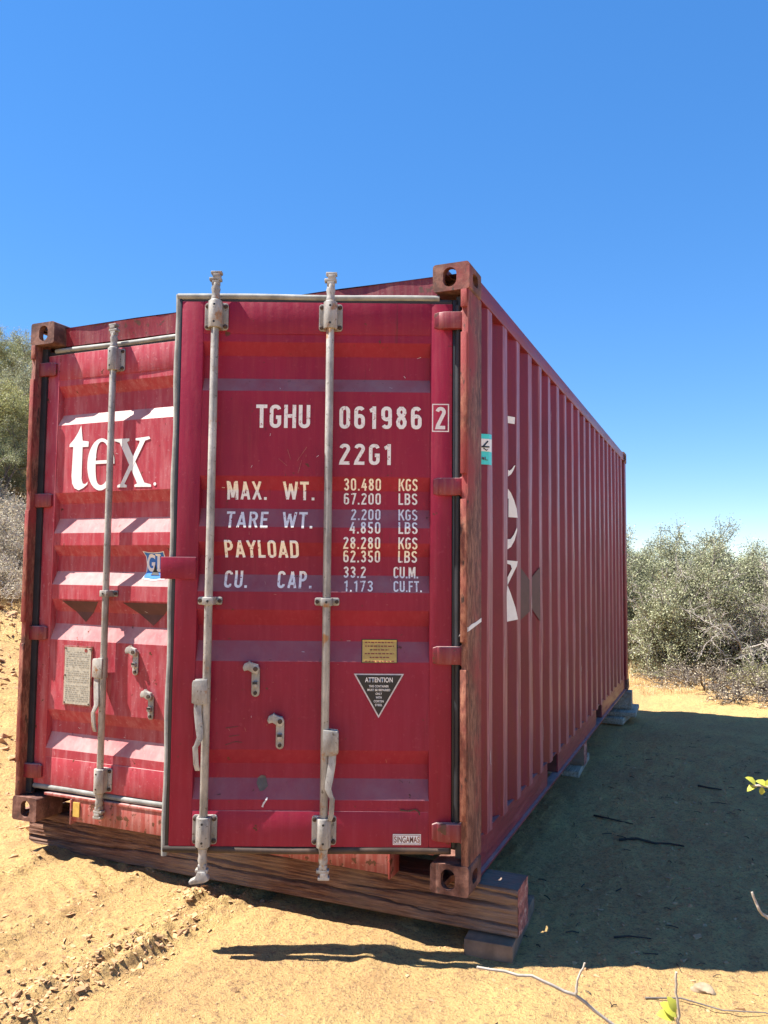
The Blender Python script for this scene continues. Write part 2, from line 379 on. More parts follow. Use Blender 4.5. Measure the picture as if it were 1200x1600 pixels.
# posts
z0p, z1p = ch_-.004, H-ch_+.004
for s_ in (1, -1):
    X = (lambda x: x) if s_ == 1 else (lambda x: W-x)
    pm = MB(); poly = [(W-.006, .006), (W-.006, .205), (W-.020, .205), (W-.020, .085), (W-.062, .085), (W-.062, .070), (W-.034, .070), (W-.034, .006)]
    nzs = 40
    for k in range(nzs):
        a, b = z0p+(z1p-z0p)*k/nzs, z0p+(z1p-z0p)*(k+1)/nzs
    pm.prism(poly, z0p, z1p, lambda a, d, b: (X(a), b, d))
    pm.build('corner_post', 'rust_post', P, bev=.003)
    for a, b in ((2.472, 2.395), (2.29, 1.695), (1.59, 1.005), (.895, .295)):
        st = MB()
        xa, xb = sorted((X(W-.037), X(W-.010))); st.box((xa, -.005, b), (xb, .0055, a))
        st.build('hinge_lug_strip', 'rust_strip', P, bev=.003)
    xa, xb = sorted((X(W-.072), X(W-.0345))); MB().box((xa, .050, .13), (xb, .0695, 2.46)).build('jamb_gasket', 'rubber', P)
    rp = MB().prism([(W-.006, L-.02), (W-.006, L-.17), (W-.05, L-.17), (W-.05, L-.02)], z0p, z1p, lambda a, d, b: (X(a), b, d))
    rp.build('corner_post', 'red_frame', P, bev=.005)
    # rails
    MB().prism([(W-.010, 2.49), (W-.010, 2.572), (W-.06, 2.572), (W-.06, 2.49)], .17, L-.17, lambda a, d, b: (X(a), d, b)).build('top_rail', 'red_rail', P, bev=.004)
    # bottom rail: web with two fork pocket openings and a bottom flange
    br = MB(); segs = [(.175, 1.70), (2.03, 3.72), (4.06, L-.172)]
    for a, b in segs: br.prism([(W-.026, .024), (W-.026, .150), (W-.034, .150), (W-.034, .024)], a, b, lambda q, d, w: (X(q), d, w))
    br.prism([(W-.026, .1505), (W-.026, .158), (W-.09, .158), (W-.09, .1505)], .175, L-.172, lambda q, d, w: (X(q), d, w))
    br.prism([(W-.008, .014), (W-.008, .023), (W-.06, .023), (W-.06, .014)], .175, L-.172, lambda q, d, w: (X(q), d, w))
    br.build('bottom_rail', 'red_rail', P)
    for a, b in ((1.70, 2.03), (3.72, 4.06)):
        for q0, q1 in ((a-.008, a), (b, b+.008)):
            x0, x1 = sorted((X(W-.6), X(W-.0345))); MB().box((x0, q0, .0235), (x1, q1, .150)).build('fork_pocket_wall', 'dark_steel', P)
    # corrugated side
    ys = [.205]; xs = [W-.052]
    y = .27
    prof = [(.190, -.013), (.235, -.016), (.270, -.052)]
    k = 0
    y = .34
    while y < 5.72:
        prof += [(y-.068, -.052), (y, -.014), (y+.072, -.014), (y+.140, -.052)]; y += .278
    prof = [p for i, p in enumerate(prof) if i != 3] + [(5.90, -.052)]
    SIDE = prof
    rows = 46; V = []; Fq = []
    for j in range(rows+1):
        z = .150+(2.5-.150)*j/rows
        for i, (py, px) in enumerate(prof):
            dent = .0035*math.sin(z*3.1+i*1.7)*math.sin(i*2.3+z)+.003*float(vnoise(np.array(i*.77+s_), np.array(z*3.3)))
            if 8 < i < 60 and .6 < z < 1.0 and i % 9 in (0, 1): dent += .006*math.sin((z-.6)/.4*math.pi)
            dent += .005*max(0, float(vnoise(np.array(i*1.31+7), np.array(z*2.1+s_)))-.22)*4
            V.append((X(W+px+dent*.40), py+dent*1.3, z))
    npf = len(prof)
    for j in range(rows):
        for i in range(npf-1): Fq.append((j*npf+i, j*npf+i+1, (j+1)*npf+i+1, (j+1)*npf+i))
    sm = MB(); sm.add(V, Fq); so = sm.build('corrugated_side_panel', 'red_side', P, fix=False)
    so.data.set_sharp_from_angle(angle=R(20))
# roof, header, sill, floor, far end
rf = MB(); V = []; Fq = []
for j in range(41):
    y = .080+(L-.10)*j/40
    for i in range(9):
        x = .05+(W-.10)*i/8; V.append((x, y, 2.5745+.004*math.sin(y*9)*math.sin(math.pi*i/8)-.004*(i in (0, 8))+(.002*math.sin(x*11) if j == 0 else 0)))
for j in range(40):
    for i in range(8): Fq.append((j*9+i, j*9+i+1, (j+1)*9+i+1, (j+1)*9+i))
rf.add(V, Fq); rf.build('roof', 'dark_steel', P, fix=False)
hd = MB(); V = []; Fq = []
for i in range(49):
    x = .1625+(W-.325)*i/48
    wv = .0025*math.sin(x*7)+.002*math.sin(x*17+1)
    for (y, z) in ((.088, 2.474), (.088, 2.486), (.082+wv, 2.5725+wv*.7), (.118, 2.5725), (.118, 2.474)): V.append((x, y+(0 if z < 2.5 else wv), z))
for i in range(48):
    for k in range(5): Fq.append((i*5+k, (i+1)*5+k, (i+1)*5+(k+1) % 5, i*5+(k+1) % 5))
hd.add(V, Fq); hd.build('door_header', 'red_frame', P)
sl = MB()
sl.box((.35, .050, .020), (2.075, .070, .142)); sl.box((.1635, .046, .128), (2.2745, .180, .1415))
sl.box((.35, .0705, .012), (2.075, .14, .020)); sl.box((.342, .042, .004), (.350, .15, .1275)); sl.box((2.075, .042, .004), (2.083, .15, .1275))
sl.build('door_sill', 'sill_red', P, bev=.002)
MB().box((.36, .044, .045), (.40, .0495, .115)).build('sill_reflector', 'yellow_plate', P)
MB().box((.10, .165, .1605), (W-.10, L-.06, .178)).build('floor', 'interior', P)
for k in range(14):
    y = .35+k*.41
    if not any(a-.08 < y < b+.08 for a, b in ((1.70, 2.03), (3.72, 4.06))):
        MB().box((.10, y, .03), (W-.10, y+.045, .149)).build('cross_member', 'dark_steel', P)
ew = MB(); pr = []
x = .06
while x < W-.1: pr += [(x, 0), (x+.05, -.04), (x+.12, -.04), (x+.17, 0)]; x += .24
for q in (.16, 2.53): pass
n_ = len(pr)
ew.add([(a, L-.02+b, .12) for a, b in pr]+[(a, L-.02+b, 2.55) for a, b in pr], [(i, i+1, n_+i+1, n_+i) for i in range(n_-1)])
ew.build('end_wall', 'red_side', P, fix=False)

# ------------------------------------------------------------------ doors
DW = 1.178; ZB, ZT = .166, 2.442
REC = [(2.240, 2.188, 2.092, 2.033), (1.678, 1.622, 1.545, 1.468), (1.405, 1.350, 1.272, 1.203), (1.130, 1.065, 1.002, .922), (.570, .508, .450, .373)]
BP = sorted([z for r_ in REC for z in r_])
def door_w(z):
    for a, b, c_, d in REC:
        if d <= z <= a:
            if z > b: return -.036*(a-z)/(a-b)
            if z < c_: return -.036*(z-d)/(c_-d)
            return -.036
    return 0.0
def door_n(u, z): return .0016*math.sin(u*5+z*2.1)*math.sin(z*4.3+u)+.0010*math.sin(u*11+z*7+1)*math.sin(z*13-u*3)
TH = R(23.2)
zs = lambda z: z*1.013-.017                  # door sheet coordinates to height above the container's base
def TR(u, w, z): return (2.373-1.014*u*math.cos(TH)+w*math.sin(TH), .040-1.014*u*math.sin(TH)-w*math.cos(TH), zs(z))
def TL(u, w, z): return (.036+1.008*u, .065-w, zs(z))
def text_bm(txt, u_a, u_b, z_a, z_b, track=1.0, bold=.012, word=1.0):
    cu = bpy.data.curves.new('t', 'FONT'); cu.body = txt; cu.space_character = track; cu.space_word = word; cu.offset = bold; cu.fill_mode = 'FRONT'; cu.resolution_u = 6
    o = bpy.data.objects.new('t', cu); C.objects.link(o)
    dg = bpy.context.evaluated_depsgraph_get(); me = bpy.data.meshes.new_from_object(o.evaluated_get(dg))
    bpy.data.objects.remove(o); bpy.data.curves.remove(cu)
    co = np.array([v.co[:] for v in me.vertices]); lo, hi = co.min(0), co.max(0)
    bm = bmesh.new(); bm.from_mesh(me); bpy.data.meshes.remove(me)
    for v in bm.verts:
        v.co = (u_a+(v.co.x-lo[0])/(hi[0]-lo[0])*(u_b-u_a), 0, z_a+(v.co.y-lo[1])/(hi[1]-lo[1])*(z_b-z_a))
    return bm
def arc(cx, cy, rx, ry, a0, a1, n=9): return [(cx+rx*math.cos(R(a0+(a1-a0)*k/n)), cy+ry*math.sin(R(a0+(a1-a0)*k/n))) for k in range(n+1)]
l_, r_g, c_g, b_g, t_g = .075, .385, .23, .075, .925
_O = arc(c_g, .77, .155, .155, 0, 180)+arc(c_g, .23, .155, .155, 180, 360)+[(r_g, .77)]
GL = {  # single-stroke condensed capitals and figures: (advance width, strokes)
 '0': (.46, [_O]), 'O': (.46, [_O]),
 '1': (.34, [[(.22, 0), (.22, 1)], [(.03, .80), (.11, .83), (.16, .90)]]),
 '2': (.46, [arc(c_g, .77, .155, .155, 170, -30)+[(.10, .17), (.078, .075), (.44, .075)]]),
 '3': (.46, [arc(c_g, .74, .15, .185, 165, -80)+[(.17, .545)], [(.19, .53)]+arc(c_g, .275, .155, .20, 80, -165)]),
 '4': (.48, [[(.30, .97), (.07, .30), (.48, .30)], [(.34, 0), (.34, .62)]]),
 '5': (.46, [[(.41, .925), (.11, .925), (.095, .56)], arc(c_g, .30, .155, .225, 130, -165)]),
 '6': (.46, [arc(c_g, .77, .155, .155, 25, 180)+[(l_, .30)]+arc(c_g, .23, .155, .155, 180, 360)+arc(c_g, .42, .155, .155, 0, 165)]),
 '7': (.44, [[(.02, .925), (.38, .925), (.16, 0)]]),
 '8': (.46, [arc(c_g, .755, .14, .17, -90, 270), arc(c_g, .29, .155, .215, 92, 450)]),
 '9': (.46, [arc(c_g, .23, .155, .155, 205, 360)+[(r_g, .70)]+arc(c_g, .77, .155, .155, 0, 180)+arc(c_g, .58, .155, .155, 180, 345)]),
 'A': (.52, [[(.06, 0), (.26, .97)], [(.26, .97), (.46, 0)], [(.13, .27), (.39, .27)]]),
 'B': (.48, [[(.075, 0), (.075, 1)], [(.15, .925), (.23, .925)]+arc(.25, .74, .135, .185, 80, -80)+[(.15, .55)], [(.15, .53), (.25, .53)]+arc(.25, .30, .15, .225, 80, -80)+[(.15, .075)]]),
 'C': (.46, [arc(c_g, .77, .155, .155, 0, 180)+arc(c_g, .23, .155, .155, 180, 360)]),
 'D': (.48, [[(.075, 0), (.075, 1)], [(.15, .925), (.22, .925)]+arc(.24, .75, .155, .175, 85, 0)+arc(.24, .25, .155, .175, 0, -85)+[(.15, .075)]]),
 'E': (.42, [[(.075, 0), (.075, 1)], [(.15, .925), (.40, .925)], [(.15, .52), (.36, .52)], [(.15, .075), (.40, .075)]]),
 'F': (.40, [[(.075, 0), (.075, 1)], [(.15, .925), (.39, .925)], [(.15, .52), (.35, .52)]]),
 'G': (.47, [arc(c_g, .77, .155, .155, 10, 180)+arc(c_g, .23, .155, .155, 180, 360)+[(.385, .46), (.25, .46)]]),
 'H': (.48, [[(.075, 0), (.075, 1)], [(.405, 0), (.405, 1)], [(.15, .52), (.33, .52)]]),
 'K': (.50, [[(.075, 0), (.075, 1)], [(.44, 1), (.15, .46)], [(.24, .58), (.46, 0)]]),
 'L': (.40, [[(.075, 1), (.075, .075), (.39, .075)]]),
 'M': (.62, [[(.075, 0), (.075, 1)], [(.13, .95), (.31, .12)], [(.31, .12), (.49, .95)], [(.545, 0), (.545, 1)]]),
 'P': (.46, [[(.075, 0), (.075, 1)], [(.15, .925), (.22, .925)]+arc(.235, .70, .155, .225, 82, -82)+[(.15, .475)]]),
 'R': (.48, [[(.075, 0), (.075, 1)], [(.15, .925), (.22, .925)]+arc(.235, .71, .155, .215, 82, -82)+[(.15, .495)], [(.27, .46), (.42, 0)]]),
 'S': (.46, [arc(c_g, .75, .155, .175, 10, 180)+[(.085, .66), (.16, .55), (.30, .46), (.375, .36)]+arc(c_g, .25, .155, .175, 0, -170)]),
 'T': (.44, [[(0, .925), (.44, .925)], [(.22, 0), (.22, .85)]]),
 'U': (.46, [[(l_, 1)]+arc(c_g, .23, .155, .155, 180, 360)+[(r_g, 1)]]),
 'W': (.70, [[(.04, 1), (.19, .04)], [(.19, .04), (.35, .88)], [(.35, .88), (.51, .04)], [(.51, .04), (.66, 1)]]),
 'X': (.50, [[(.05, 0), (.45, 1)], [(.05, 1), (.45, 0)]]),
 'Y': (.48, [[(.04, 1), (.24, .48)], [(.44, 1), (.24, .48)], [(.24, 0), (.24, .44)]]),
 '.': (.16, [[(.08, 0), (.08, .15)]]), ' ': (.30, [])}
def stroke_bm(txt, ua, ub, za, zb, sw=.145, gap=.12):
    """the words as thick strokes filling the given rectangle"""
    x = 0; items = []
    for ch in txt:
        w_, st = GL[ch]
        for s_ in st: items.append([(x+a, b) for a, b in s_])
        x += w_+gap
    tot = x-gap; bm = bmesh.new(); k_ = (ub-ua)/tot
    for i, pts in enumerate(items):
        n = len(pts); h = (zb-za); hwz = sw/2
        P2 = [Vector((a*abs(k_)/h, b)) for a, b in pts]; Ls, Rs = [], []       # isotropic units of letter height
        closed = (P2[0]-P2[-1]).length < 1e-4
        for j in range(n):
            d0 = (P2[j]-P2[j-1]).normalized() if j > 0 else ((P2[0]-P2[-2]).normalized() if closed else (P2[1]-P2[0]).normalized())
            d1 = (P2[j+1]-P2[j]).normalized() if j < n-1 else ((P2[1]-P2[0]).normalized() if closed else d0)
            t = (d0+d1)
            t = t.normalized() if t.length > 1e-6 else d0
            nn = Vector((-t.y, t.x)); mi = hwz/max(.45, nn.dot(Vector((-d0.y, d0.x))))
            Ls.append(P2[j]+nn*mi); Rs.append(P2[j]-nn*mi)
        to = lambda q: (ua+q.x*h*(1 if ub > ua else -1), i*.00018, za+min(1, max(0, q.y))*h)
        VL = [bm.verts.new(to(q)) for q in Ls]; VR = [bm.verts.new(to(q)) for q in Rs]
        for j in range(n-1): bm.faces.new((VL[j], VL[j+1], VR[j+1], VR[j]))
    return bm
def poly_bm(polys):
    bm = bmesh.new()
    for poly in polys:
        fc = bm.faces.new([bm.verts.new((a, 0, b)) for a, b in poly]); fc.normal_update()
    bmesh.ops.triangulate(bm, faces=bm.faces)
    return bm
def decal(bm, name, material, T, parent, off=.0022, flat=False, wfun=None, cuts=None, thick=0):
    if not flat:
        zs = [v.co.z for v in bm.verts]; lo, hi = min(zs), max(zs)
        for z in (BP if cuts is None else cuts):
            if lo < z < hi: bmesh.ops.bisect_plane(bm, geom=bm.verts[:]+bm.edges[:]+bm.faces[:], plane_co=(0, 0, z), plane_no=(0, 0, 1))
    for v in bm.verts:
        w = 0 if flat else door_w(v.co.z)
        v.co = T(v.co.x, w+off+v.co.y+(0 if flat else door_n(v.co.x, v.co.z)), v.co.z)
    me = bpy.data.meshes.new(name); bm.to_mesh(me); bm.free()
    return link(name, me, material, parent, smooth=False)
def disc_poly(cu_, cz, r_, n=14): return [(cu_+r_*math.cos(2*math.pi*k/n), cz+r_*math.sin(2*math.pi*k/n)) for k in range(n)]

def locking_rod(T, par, u, foot=1, w=.037):
    m_ = MB(); n = 14
    m_.tube([(u, w, .205), (u, w, 2.395)], .0165, n, T)
    # sleeves inside the guides and cam necks
    for zc, sg in ((.255, -1), (2.345, 1)):
        m_.tube([(u, w, zc-.060), (u, w, zc-.056), (u, w, zc+.056), (u, w, zc+.060)], [.019, .0245, .0245, .019], n, T)
    for zc, sg in ((.195, -1), (2.405, 1)):
        zz = [0, .012, .028, .045, .058, .070]; rr_ = [.021, .0175, .0165, .0195, .0160, .0150]
        m_.tube([(u, w, zc+sg*z) for z in zz], rr_, n, T)
        # cam head: a wedge with horns
        c0 = zc+sg*.060
        for (a, b, ha, hb) in ((-.016, .016, .0, .020), (-.024, .026, .018, .031), (-.020, .012, .029, .050), (-.026, .020, .046, .058)):
            zlo, zhi = sorted((c0+sg*ha, c0+sg*hb)); m_.box((u+a, w-.015, zlo), (u+b, w+.014, zhi), T)
        if sg == -1 and foot:
            zlo = c0-.066
            m_.prism([(u-.030, zlo+.008), (u-.012, zlo-.002), (u+.046, zlo-.010), (u+.050, zlo+.002), (u+.026, zlo+.014), (u+.016, zlo+.040), (u-.014, zlo+.040)], w-.017, w+.017, T)
    return m_.build('locking_rod', 'galvanised', par, bev=.0025)
def rod_guide(T, par, u, zc, w=.037):
    m_ = MB()
    m_.prism([(u+a, zc+b) for a, b in rounded(.049, .0575, .012)], .003, .011, T)
    m_.prism([(u+a, zc+b) for a, b in rounded(.028, .0570, .004)], .0115, w+.012, T)
    m_.tube([(u, w, zc-.0565), (u, w, zc+.0565)], .0285, 14, T)
    o = m_.build('rod_guide', 'galvanised', par, bev=.002)
    for a in (-1, 1):
        for b in (-1, 1):
            MB().tube([(u+a*.038, .0115, zc+b*.043), (u+a*.038, .0165, zc+b*.043), (u+a*.038, .0185, zc+b*.043)], [.0095, .0090, .005], 9, T).build('bolt', 'bolt', par)
    for b in (-1, 1): MB().tube([(u, w+.0270, zc+b*.036), (u, w+.0292, zc+b*.036)], .0048, 8, T).build('pin_hole', 'black_print', par)
def mid_clamp(T, par, u, zc, w=.037):
    m_ = MB()
    m_.prism([(u+a, zc+b) for a, b in rounded(.050, .016, .008)], .003, .010, T)
    m_.prism([(u-.026, .0105), (u-.022, w+.022), (u+.022, w+.022), (u+.026, .0105)], zc-.0155, zc+.0155, lambda a, d, b: T(a, b, d))
    m_.build('rod_clamp', 'galvanised', par, bev=.003)
    for a in (-.040, .040): MB().tube([(u+a, .0105, zc), (u+a, .017, zc)], .0085, 9, T).build('bolt', 'bolt', par)
    MB().tube([(u, w+.0222, zc), (u, w+.0240, zc)], .005, 8, T).build('pin_hole', 'black_print', par)
def handle(T, par, u, ztop, side, length=.355, w=.037):
    m_ = MB(); s_ = side
    hub = [(u-.010*s_, ztop), (u+.046*s_, ztop-.004), (u+.050*s_, ztop-.014), (u+.050*s_, ztop-.092), (u+.030*s_, ztop-.098), (u-.010*s_, ztop-.098)]
    m_.prism(hub, w-.020, w-.012, T); m_.prism(hub, w+.014, w+.024, T)
    m_.prism([(u+.044*s_, ztop-.006), (u+.050*s_, ztop-.012), (u+.050*s_, ztop-.092), (u+.044*s_, ztop-.092)], w-.0115, w+.0135, T)
    ce = [(.028, -.050, .016), (.026, -.13, .015), (.017, -.19, .015), (.012, -.225, .013), (.024, -.255, .010), (.030, -.262, .010), (.026, -.33, .010), (.020, -length, .009)]
    L_ = [(u+(a-h)*s_, ztop+b) for a, b, h in ce]; R_ = [(u+(a+h)*s_, ztop+b) for a, b, h in ce]
    n = len(ce); ww = [w+.013, w+.020, w+.026, w+.030, w+.034, w+.034, w+.030, w+.026]
    V = []
    for k in range(n):
        V += [T(L_[k][0], ww[k]-.010, L_[k][1]), T(R_[k][0], ww[k]-.010, R_[k][1]), T(R_[k][0], ww[k], R_[k][1]), T(L_[k][0], ww[k], L_[k][1])]
    Fs = [(0, 1, 2, 3), tuple(4*(n-1)+i for i in (3, 2, 1, 0))]
    for k in range(n-1):
        for i in range(4): Fs.append((4*k+i, 4*k+(i+1) % 4, 4*k+4+(i+1) % 4, 4*k+4+i))
    m_.add(V, Fs)
    return m_.build('door_handle', 'galvanised', par, bev=.0012)
def retainer(T, par, u, zc, side):
    m_ = MB(); s_ = side
    m_.prism([(u+a, zc-.012+b) for a, b in oval(.0165, .062, 6)], .003, .010, T)
    hook = [(u-.018*s_, zc+.040), (u-.010*s_, zc+.056), (u+.006*s_, zc+.060), (u+.020*s_, zc+.066), (u+.024*s_, zc+.073), (u+.028*s_, zc+.067), (u+.044*s_, zc+.060), (u+.050*s_, zc+.044), (u+.044*s_, zc+.030), (u+.036*s_, zc+.033), (u+.028*s_, zc+.034), (u+.010*s_, zc+.024), (u-.010*s_, zc+.020)]
    m_.prism(hook, .0105, .030, T)
    m_.box((u-.010, .0105, zc-.034), (u+.010, .026, zc-.012), T)
    m_.build('handle_retainer', 'galvanised', par, bev=.002)
    MB().tube([(u-.002*s_, .0302, zc+.040), (u-.002*s_, .036, zc+.040)], .0095, 10, T).build('bolt', 'bolt', par)
    MB().tube([(u, .0102, zc-.058), (u, .017, zc-.058)], .0078, 10, T).build('bolt', 'bolt', par)
    MB().box((u-.0095, .0262, zc-.010-.012), (u+.0095, .0278, zc-.010-.002), T).build('latch_slot', 'black_print', par)
def hinge(T, par, zc):
    m_ = MB()
    prof_ = [(.098, -.030), (.098, .030), (.080, .036), (.020, .036), (-.030, .036), (-.030, -.036), (.020, -.036), (.080, -.036)]
    m_.prism([(a, zc+b) for a, b in prof_], .004, .017, T)
    m_.prism([(.080, .0172), (.055, .030), (-.025, .034), (-.032, .030), (-.032, .0172)], zc-.0355, zc+.0355, lambda a, d, b: T(a, b, d))
    m_.tube([(-.026, .022, zc-.040), (-.026, .022, zc+.040)], .0155, 12, T)
    return m_.build('hinge', 'red_frame', par, bev=.003)

def make_door(name, T, label, rods):
    # panel: corrugated sheet between two stiles and two rails
    m_ = MB(); nu = 36; ua, ub = .108, 1.060
    zs = sorted(set([.205, 2.405]+[round(a+(b-a)*k/4, 5) for a, b in zip([.205]+BP, BP+[2.405]) for k in range(5)]))
    V = []
    for z in zs:
        for i in range(nu+1):
            u = ua+(ub-ua)*i/nu; V.append(T(u, door_w(z)+door_n(u, z), z))
    Fs = [(j*(nu+1)+i, j*(nu+1)+i+1, (j+1)*(nu+1)+i+1, (j+1)*(nu+1)+i) for j in range(len(zs)-1) for i in range(nu)]
    m_.add(V, Fs)
    RDm = 'red_door' if T is TR else 'red_left_sunlit'
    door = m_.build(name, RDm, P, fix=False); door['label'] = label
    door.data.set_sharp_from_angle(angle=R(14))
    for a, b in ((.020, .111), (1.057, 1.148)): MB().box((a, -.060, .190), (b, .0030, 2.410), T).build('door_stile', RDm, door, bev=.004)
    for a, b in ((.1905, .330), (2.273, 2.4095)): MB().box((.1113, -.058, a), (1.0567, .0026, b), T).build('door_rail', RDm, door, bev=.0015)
    MB().box((.112, -.068, .20), (1.056, -.0605, 2.40), T).build('inner_lining', 'dark_steel', door)
    # rubber gasket: flat band and rounded lip on each edge
    g = MB()
    g.box((1.1485, -.050, .170), (1.166, -.001, 2.436), T); g.box((.0195, -.050, 2.4105), (1.1483, -.003, 2.430), T)
    g.build('gasket', 'rubber', door, bev=.004)
    MB().box((-.001, -.050, .185), (.0192, -.004, 2.43), T).build('gasket', 'rubber', door, bev=.004)
    MB().tube([(-.004, .001, z) for z in np.linspace(.24, 2.40, 16)], [.0145+.0010*math.sin(k*2.1) for k in range(16)], 10, T).build('gasket_hose', 'rubber', door)
    hz = [(1.1665+.0025*math.sin(k*1.3), -.012, .150+(2.440-.150)*k/24) for k in range(25)]
    MB().tube(hz, [.0125]*25, 10, T).build('gasket_lip', 'grey_rubber', door)
    MB().tube([(u, -.008, 2.432+.0015*math.sin(u*9)) for u in np.linspace(.075, 1.1695, 22)], .0135, 10, T).build('gasket_lip', 'grey_rubber', door)
    bot = 'brown_rubber' if T is TR else 'grey_rubber'
    MB().tube([(u, -.006, .176+.003*math.sin(u*7)) for u in np.linspace(.03, 1.1695, 22)], .0145, 10, T).build('gasket_lip', bot, door)
    MB().box((.0195, -.045, .160), (1.1483, -.0065, .1895), T).build('gasket', 'brown_rubber', door, bev=.003)
    for u, ft in rods:
        locking_rod(T, door, u, ft)
        for zc in (.258, 2.342): rod_guide(T, door, u, zc)
        mid_clamp(T, door, u, 1.165)
    for zc in (2.333, 1.639, .953, .255): hinge(T, door, zc)
    return door
def hinge_seal(door): MB().box((-.033, -.046, .19), (-.0015, -.022, 2.43), TR).build('hinge_seal', 'rubber', door, bev=.003)
rd = make_door('right_door', TR, 'right door swung outward, with weight markings', ((1.003, 1), (.528, 0)))
hinge_seal(rd); handle(TR, rd, 1.006, .855, 1); handle(TR, rd, .523, .660, -1, .35)
retainer(TR, rd, .812, .855, 1); retainer(TR, rd, .710, .648, 1)
MB().prism([(1.207, 1.252), (1.207, 1.342), (1.062, 1.342), (1.062, 1.252)], .0065, .0145, TR).build('lock_plate', 'red_door', rd, bev=.003)
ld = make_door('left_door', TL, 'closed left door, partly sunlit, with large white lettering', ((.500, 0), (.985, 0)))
handle(TL, ld, .500, .850, -1); retainer(TL, ld, .672, .845, -1); retainer(TL, ld, .772, .640, -1)
handle(TL, ld, .985, .660, 1, .35)

# lettering on the right door: u falls from left to right
def RT(txt, ua, ub, za, zb, sw=.15, gap=.12): decal(stroke_bm(txt, ua, ub, za, zb, sw, gap), 'lettering', 'white_letter', TR, rd)
RT('TGHU', .832, .608, 1.878, 1.975, .155, .10)
RT('061986', .487, .148, 1.878, 1.972, .165, .20)
RT('22G1', .486, .269, 1.728, 1.815, .165, .17)
def frame_polys(a, b, c_, d, t):
    return [[(a, c_), (b, c_), (b, c_+t), (a, c_+t)], [(a, d-t), (b, d-t), (b, d), (a, d)], [(a, c_+t), (a+math.copysign(t, b-a), c_+t), (a+math.copysign(t, b-a), d-t), (a, d-t)], [(b-math.copysign(t, b-a), c_+t), (b, c_+t), (b, d-t), (b-math.copysign(t, b-a), d-t)]]
decal(poly_bm(frame_polys(.104, .034, 1.868, 1.985, .0045)), 'check_digit_frame', 'white_paint', TR, rd, .0055)
decal(stroke_bm('2', .089, .048, 1.879, 1.972, .16), 'lettering', 'white_paint', TR, rd, .0055)
RT('MAX.', .950, .786, 1.582, 1.657, .15, .14); RT('WT.', .716, .588, 1.582, 1.657, .15, .12)
RT('TARE', .948, .775, 1.463, 1.532, .15, .12); RT('WT.', .716, .592, 1.463, 1.532, .15, .12)
RT('PAYLOAD', .953, .648, 1.342, 1.413, .16, .12)
RT('CU.', .952, .857, 1.218, 1.288, .15, .12); RT('CAP.', .734, .593, 1.218, 1.288, .15, .16)
for t, a, b, c_, d in (('30.480', .467, .313, 1.624, 1.672), ('67.200', .467, .313, 1.566, 1.614), ('2.200', .436, .314, 1.500, 1.547), ('4.850', .440, .314, 1.444, 1.493),
                       ('28.280', .466, .314, 1.381, 1.430), ('62.350', .466, .314, 1.326, 1.375), ('33.2', .465, .372, 1.262, 1.309), ('1.173', .461, .342, 1.207, 1.251)):
    RT(t, a, b, c_, d, .145, .14)
for t, a, b, c_, d in (('KGS', .240, .161, 1.624, 1.672), ('LBS', .240, .161, 1.566, 1.614), ('KGS', .240, .161, 1.500, 1.547), ('LBS', .240, .161, 1.444, 1.493),
                       ('KGS', .240, .161, 1.381, 1.430), ('LBS', .240, .161, 1.326, 1.375), ('CU.M.', .258, .156, 1.262, 1.309), ('CU.FT.', .258, .142, 1.207, 1.251)):
    RT(t, a, b, c_, d, .145, .09)
# small plates and stickers on the right door
decal(poly_bm([[(.386, .919), (.240, .919), (.240, 1.012), (.386, 1.012)]]), 'plate_border', 'black_print', TR, rd, .0022)
pz = decal(poly_bm([[(.383, .922), (.243, .922), (.243, 1.009), (.383, 1.009)]]), 'warning_plate', 'yellow_plate', TR, rd, .0036)
pz['label'] = 'small yellow plate with faint print'
rows_ = []
for k in range(6):
    z = 1.000-k*.0145; ua = .372-(.02 if k in (2, 4) else 0); ub = .254+(.02 if k in (2, 4) else 0); u = ua
    while u > ub:
        l = random.uniform(.006, .016); rows_.append([(u, z-.003), (max(ub, u-l), z-.003), (max(ub, u-l), z+.001), (u, z+.001)]); u -= l+.004
decal(poly_bm(rows_), 'faint_print', 'rust_strip', TR, rd, .0046)
decal(poly_bm([[(.416, .876), (.213, .876), (.3145, .699)]]), 'triangle_border', 'faded_white', TR, rd, .0022)
ts = decal(poly_bm([[(.4065, .871), (.2225, .871), (.3145, .710)]]), 'warning_triangle', 'black_print', TR, rd, .0036)
ts['label'] = 'black triangular warning sticker'
for t, cu_, hw, a, b in (('ATTENTION', .3145, .056, .842, .862), ('THIS CONTAINER', .3145, .040, .822, .831), ('MUST BE REPAIRED', .3145, .046, .807, .816), ('ONLY', .3145, .013, .792, .801), ('WITH', .3145, .012, .777, .786), ('CORTEN', .3145, .020, .762, .771), ('STEEL', .3145, .015, .747, .756)):
    decal(text_bm(t, cu_+hw, cu_-hw, a, b, 1.05, .02), 'lettering', 'white_paint', TR, rd, .0050)
decal(poly_bm([[(.253, .2015), (.141, .2015), (.141, .2435), (.253, .2435)]]), 'maker_sticker', 'white_paint', TR, rd, .0050, flat=True)
decal(poly_bm(frame_polys(.250, .144, .2045, .2405, .0018)), 'sticker_frame', 'red_door', TR, rd, .0062, flat=True)
decal(text_bm('SINGAMAS', .247, .147, .210, .235, 1.05, .02), 'lettering', 'rust_strip', TR, rd, .0062, flat=True)
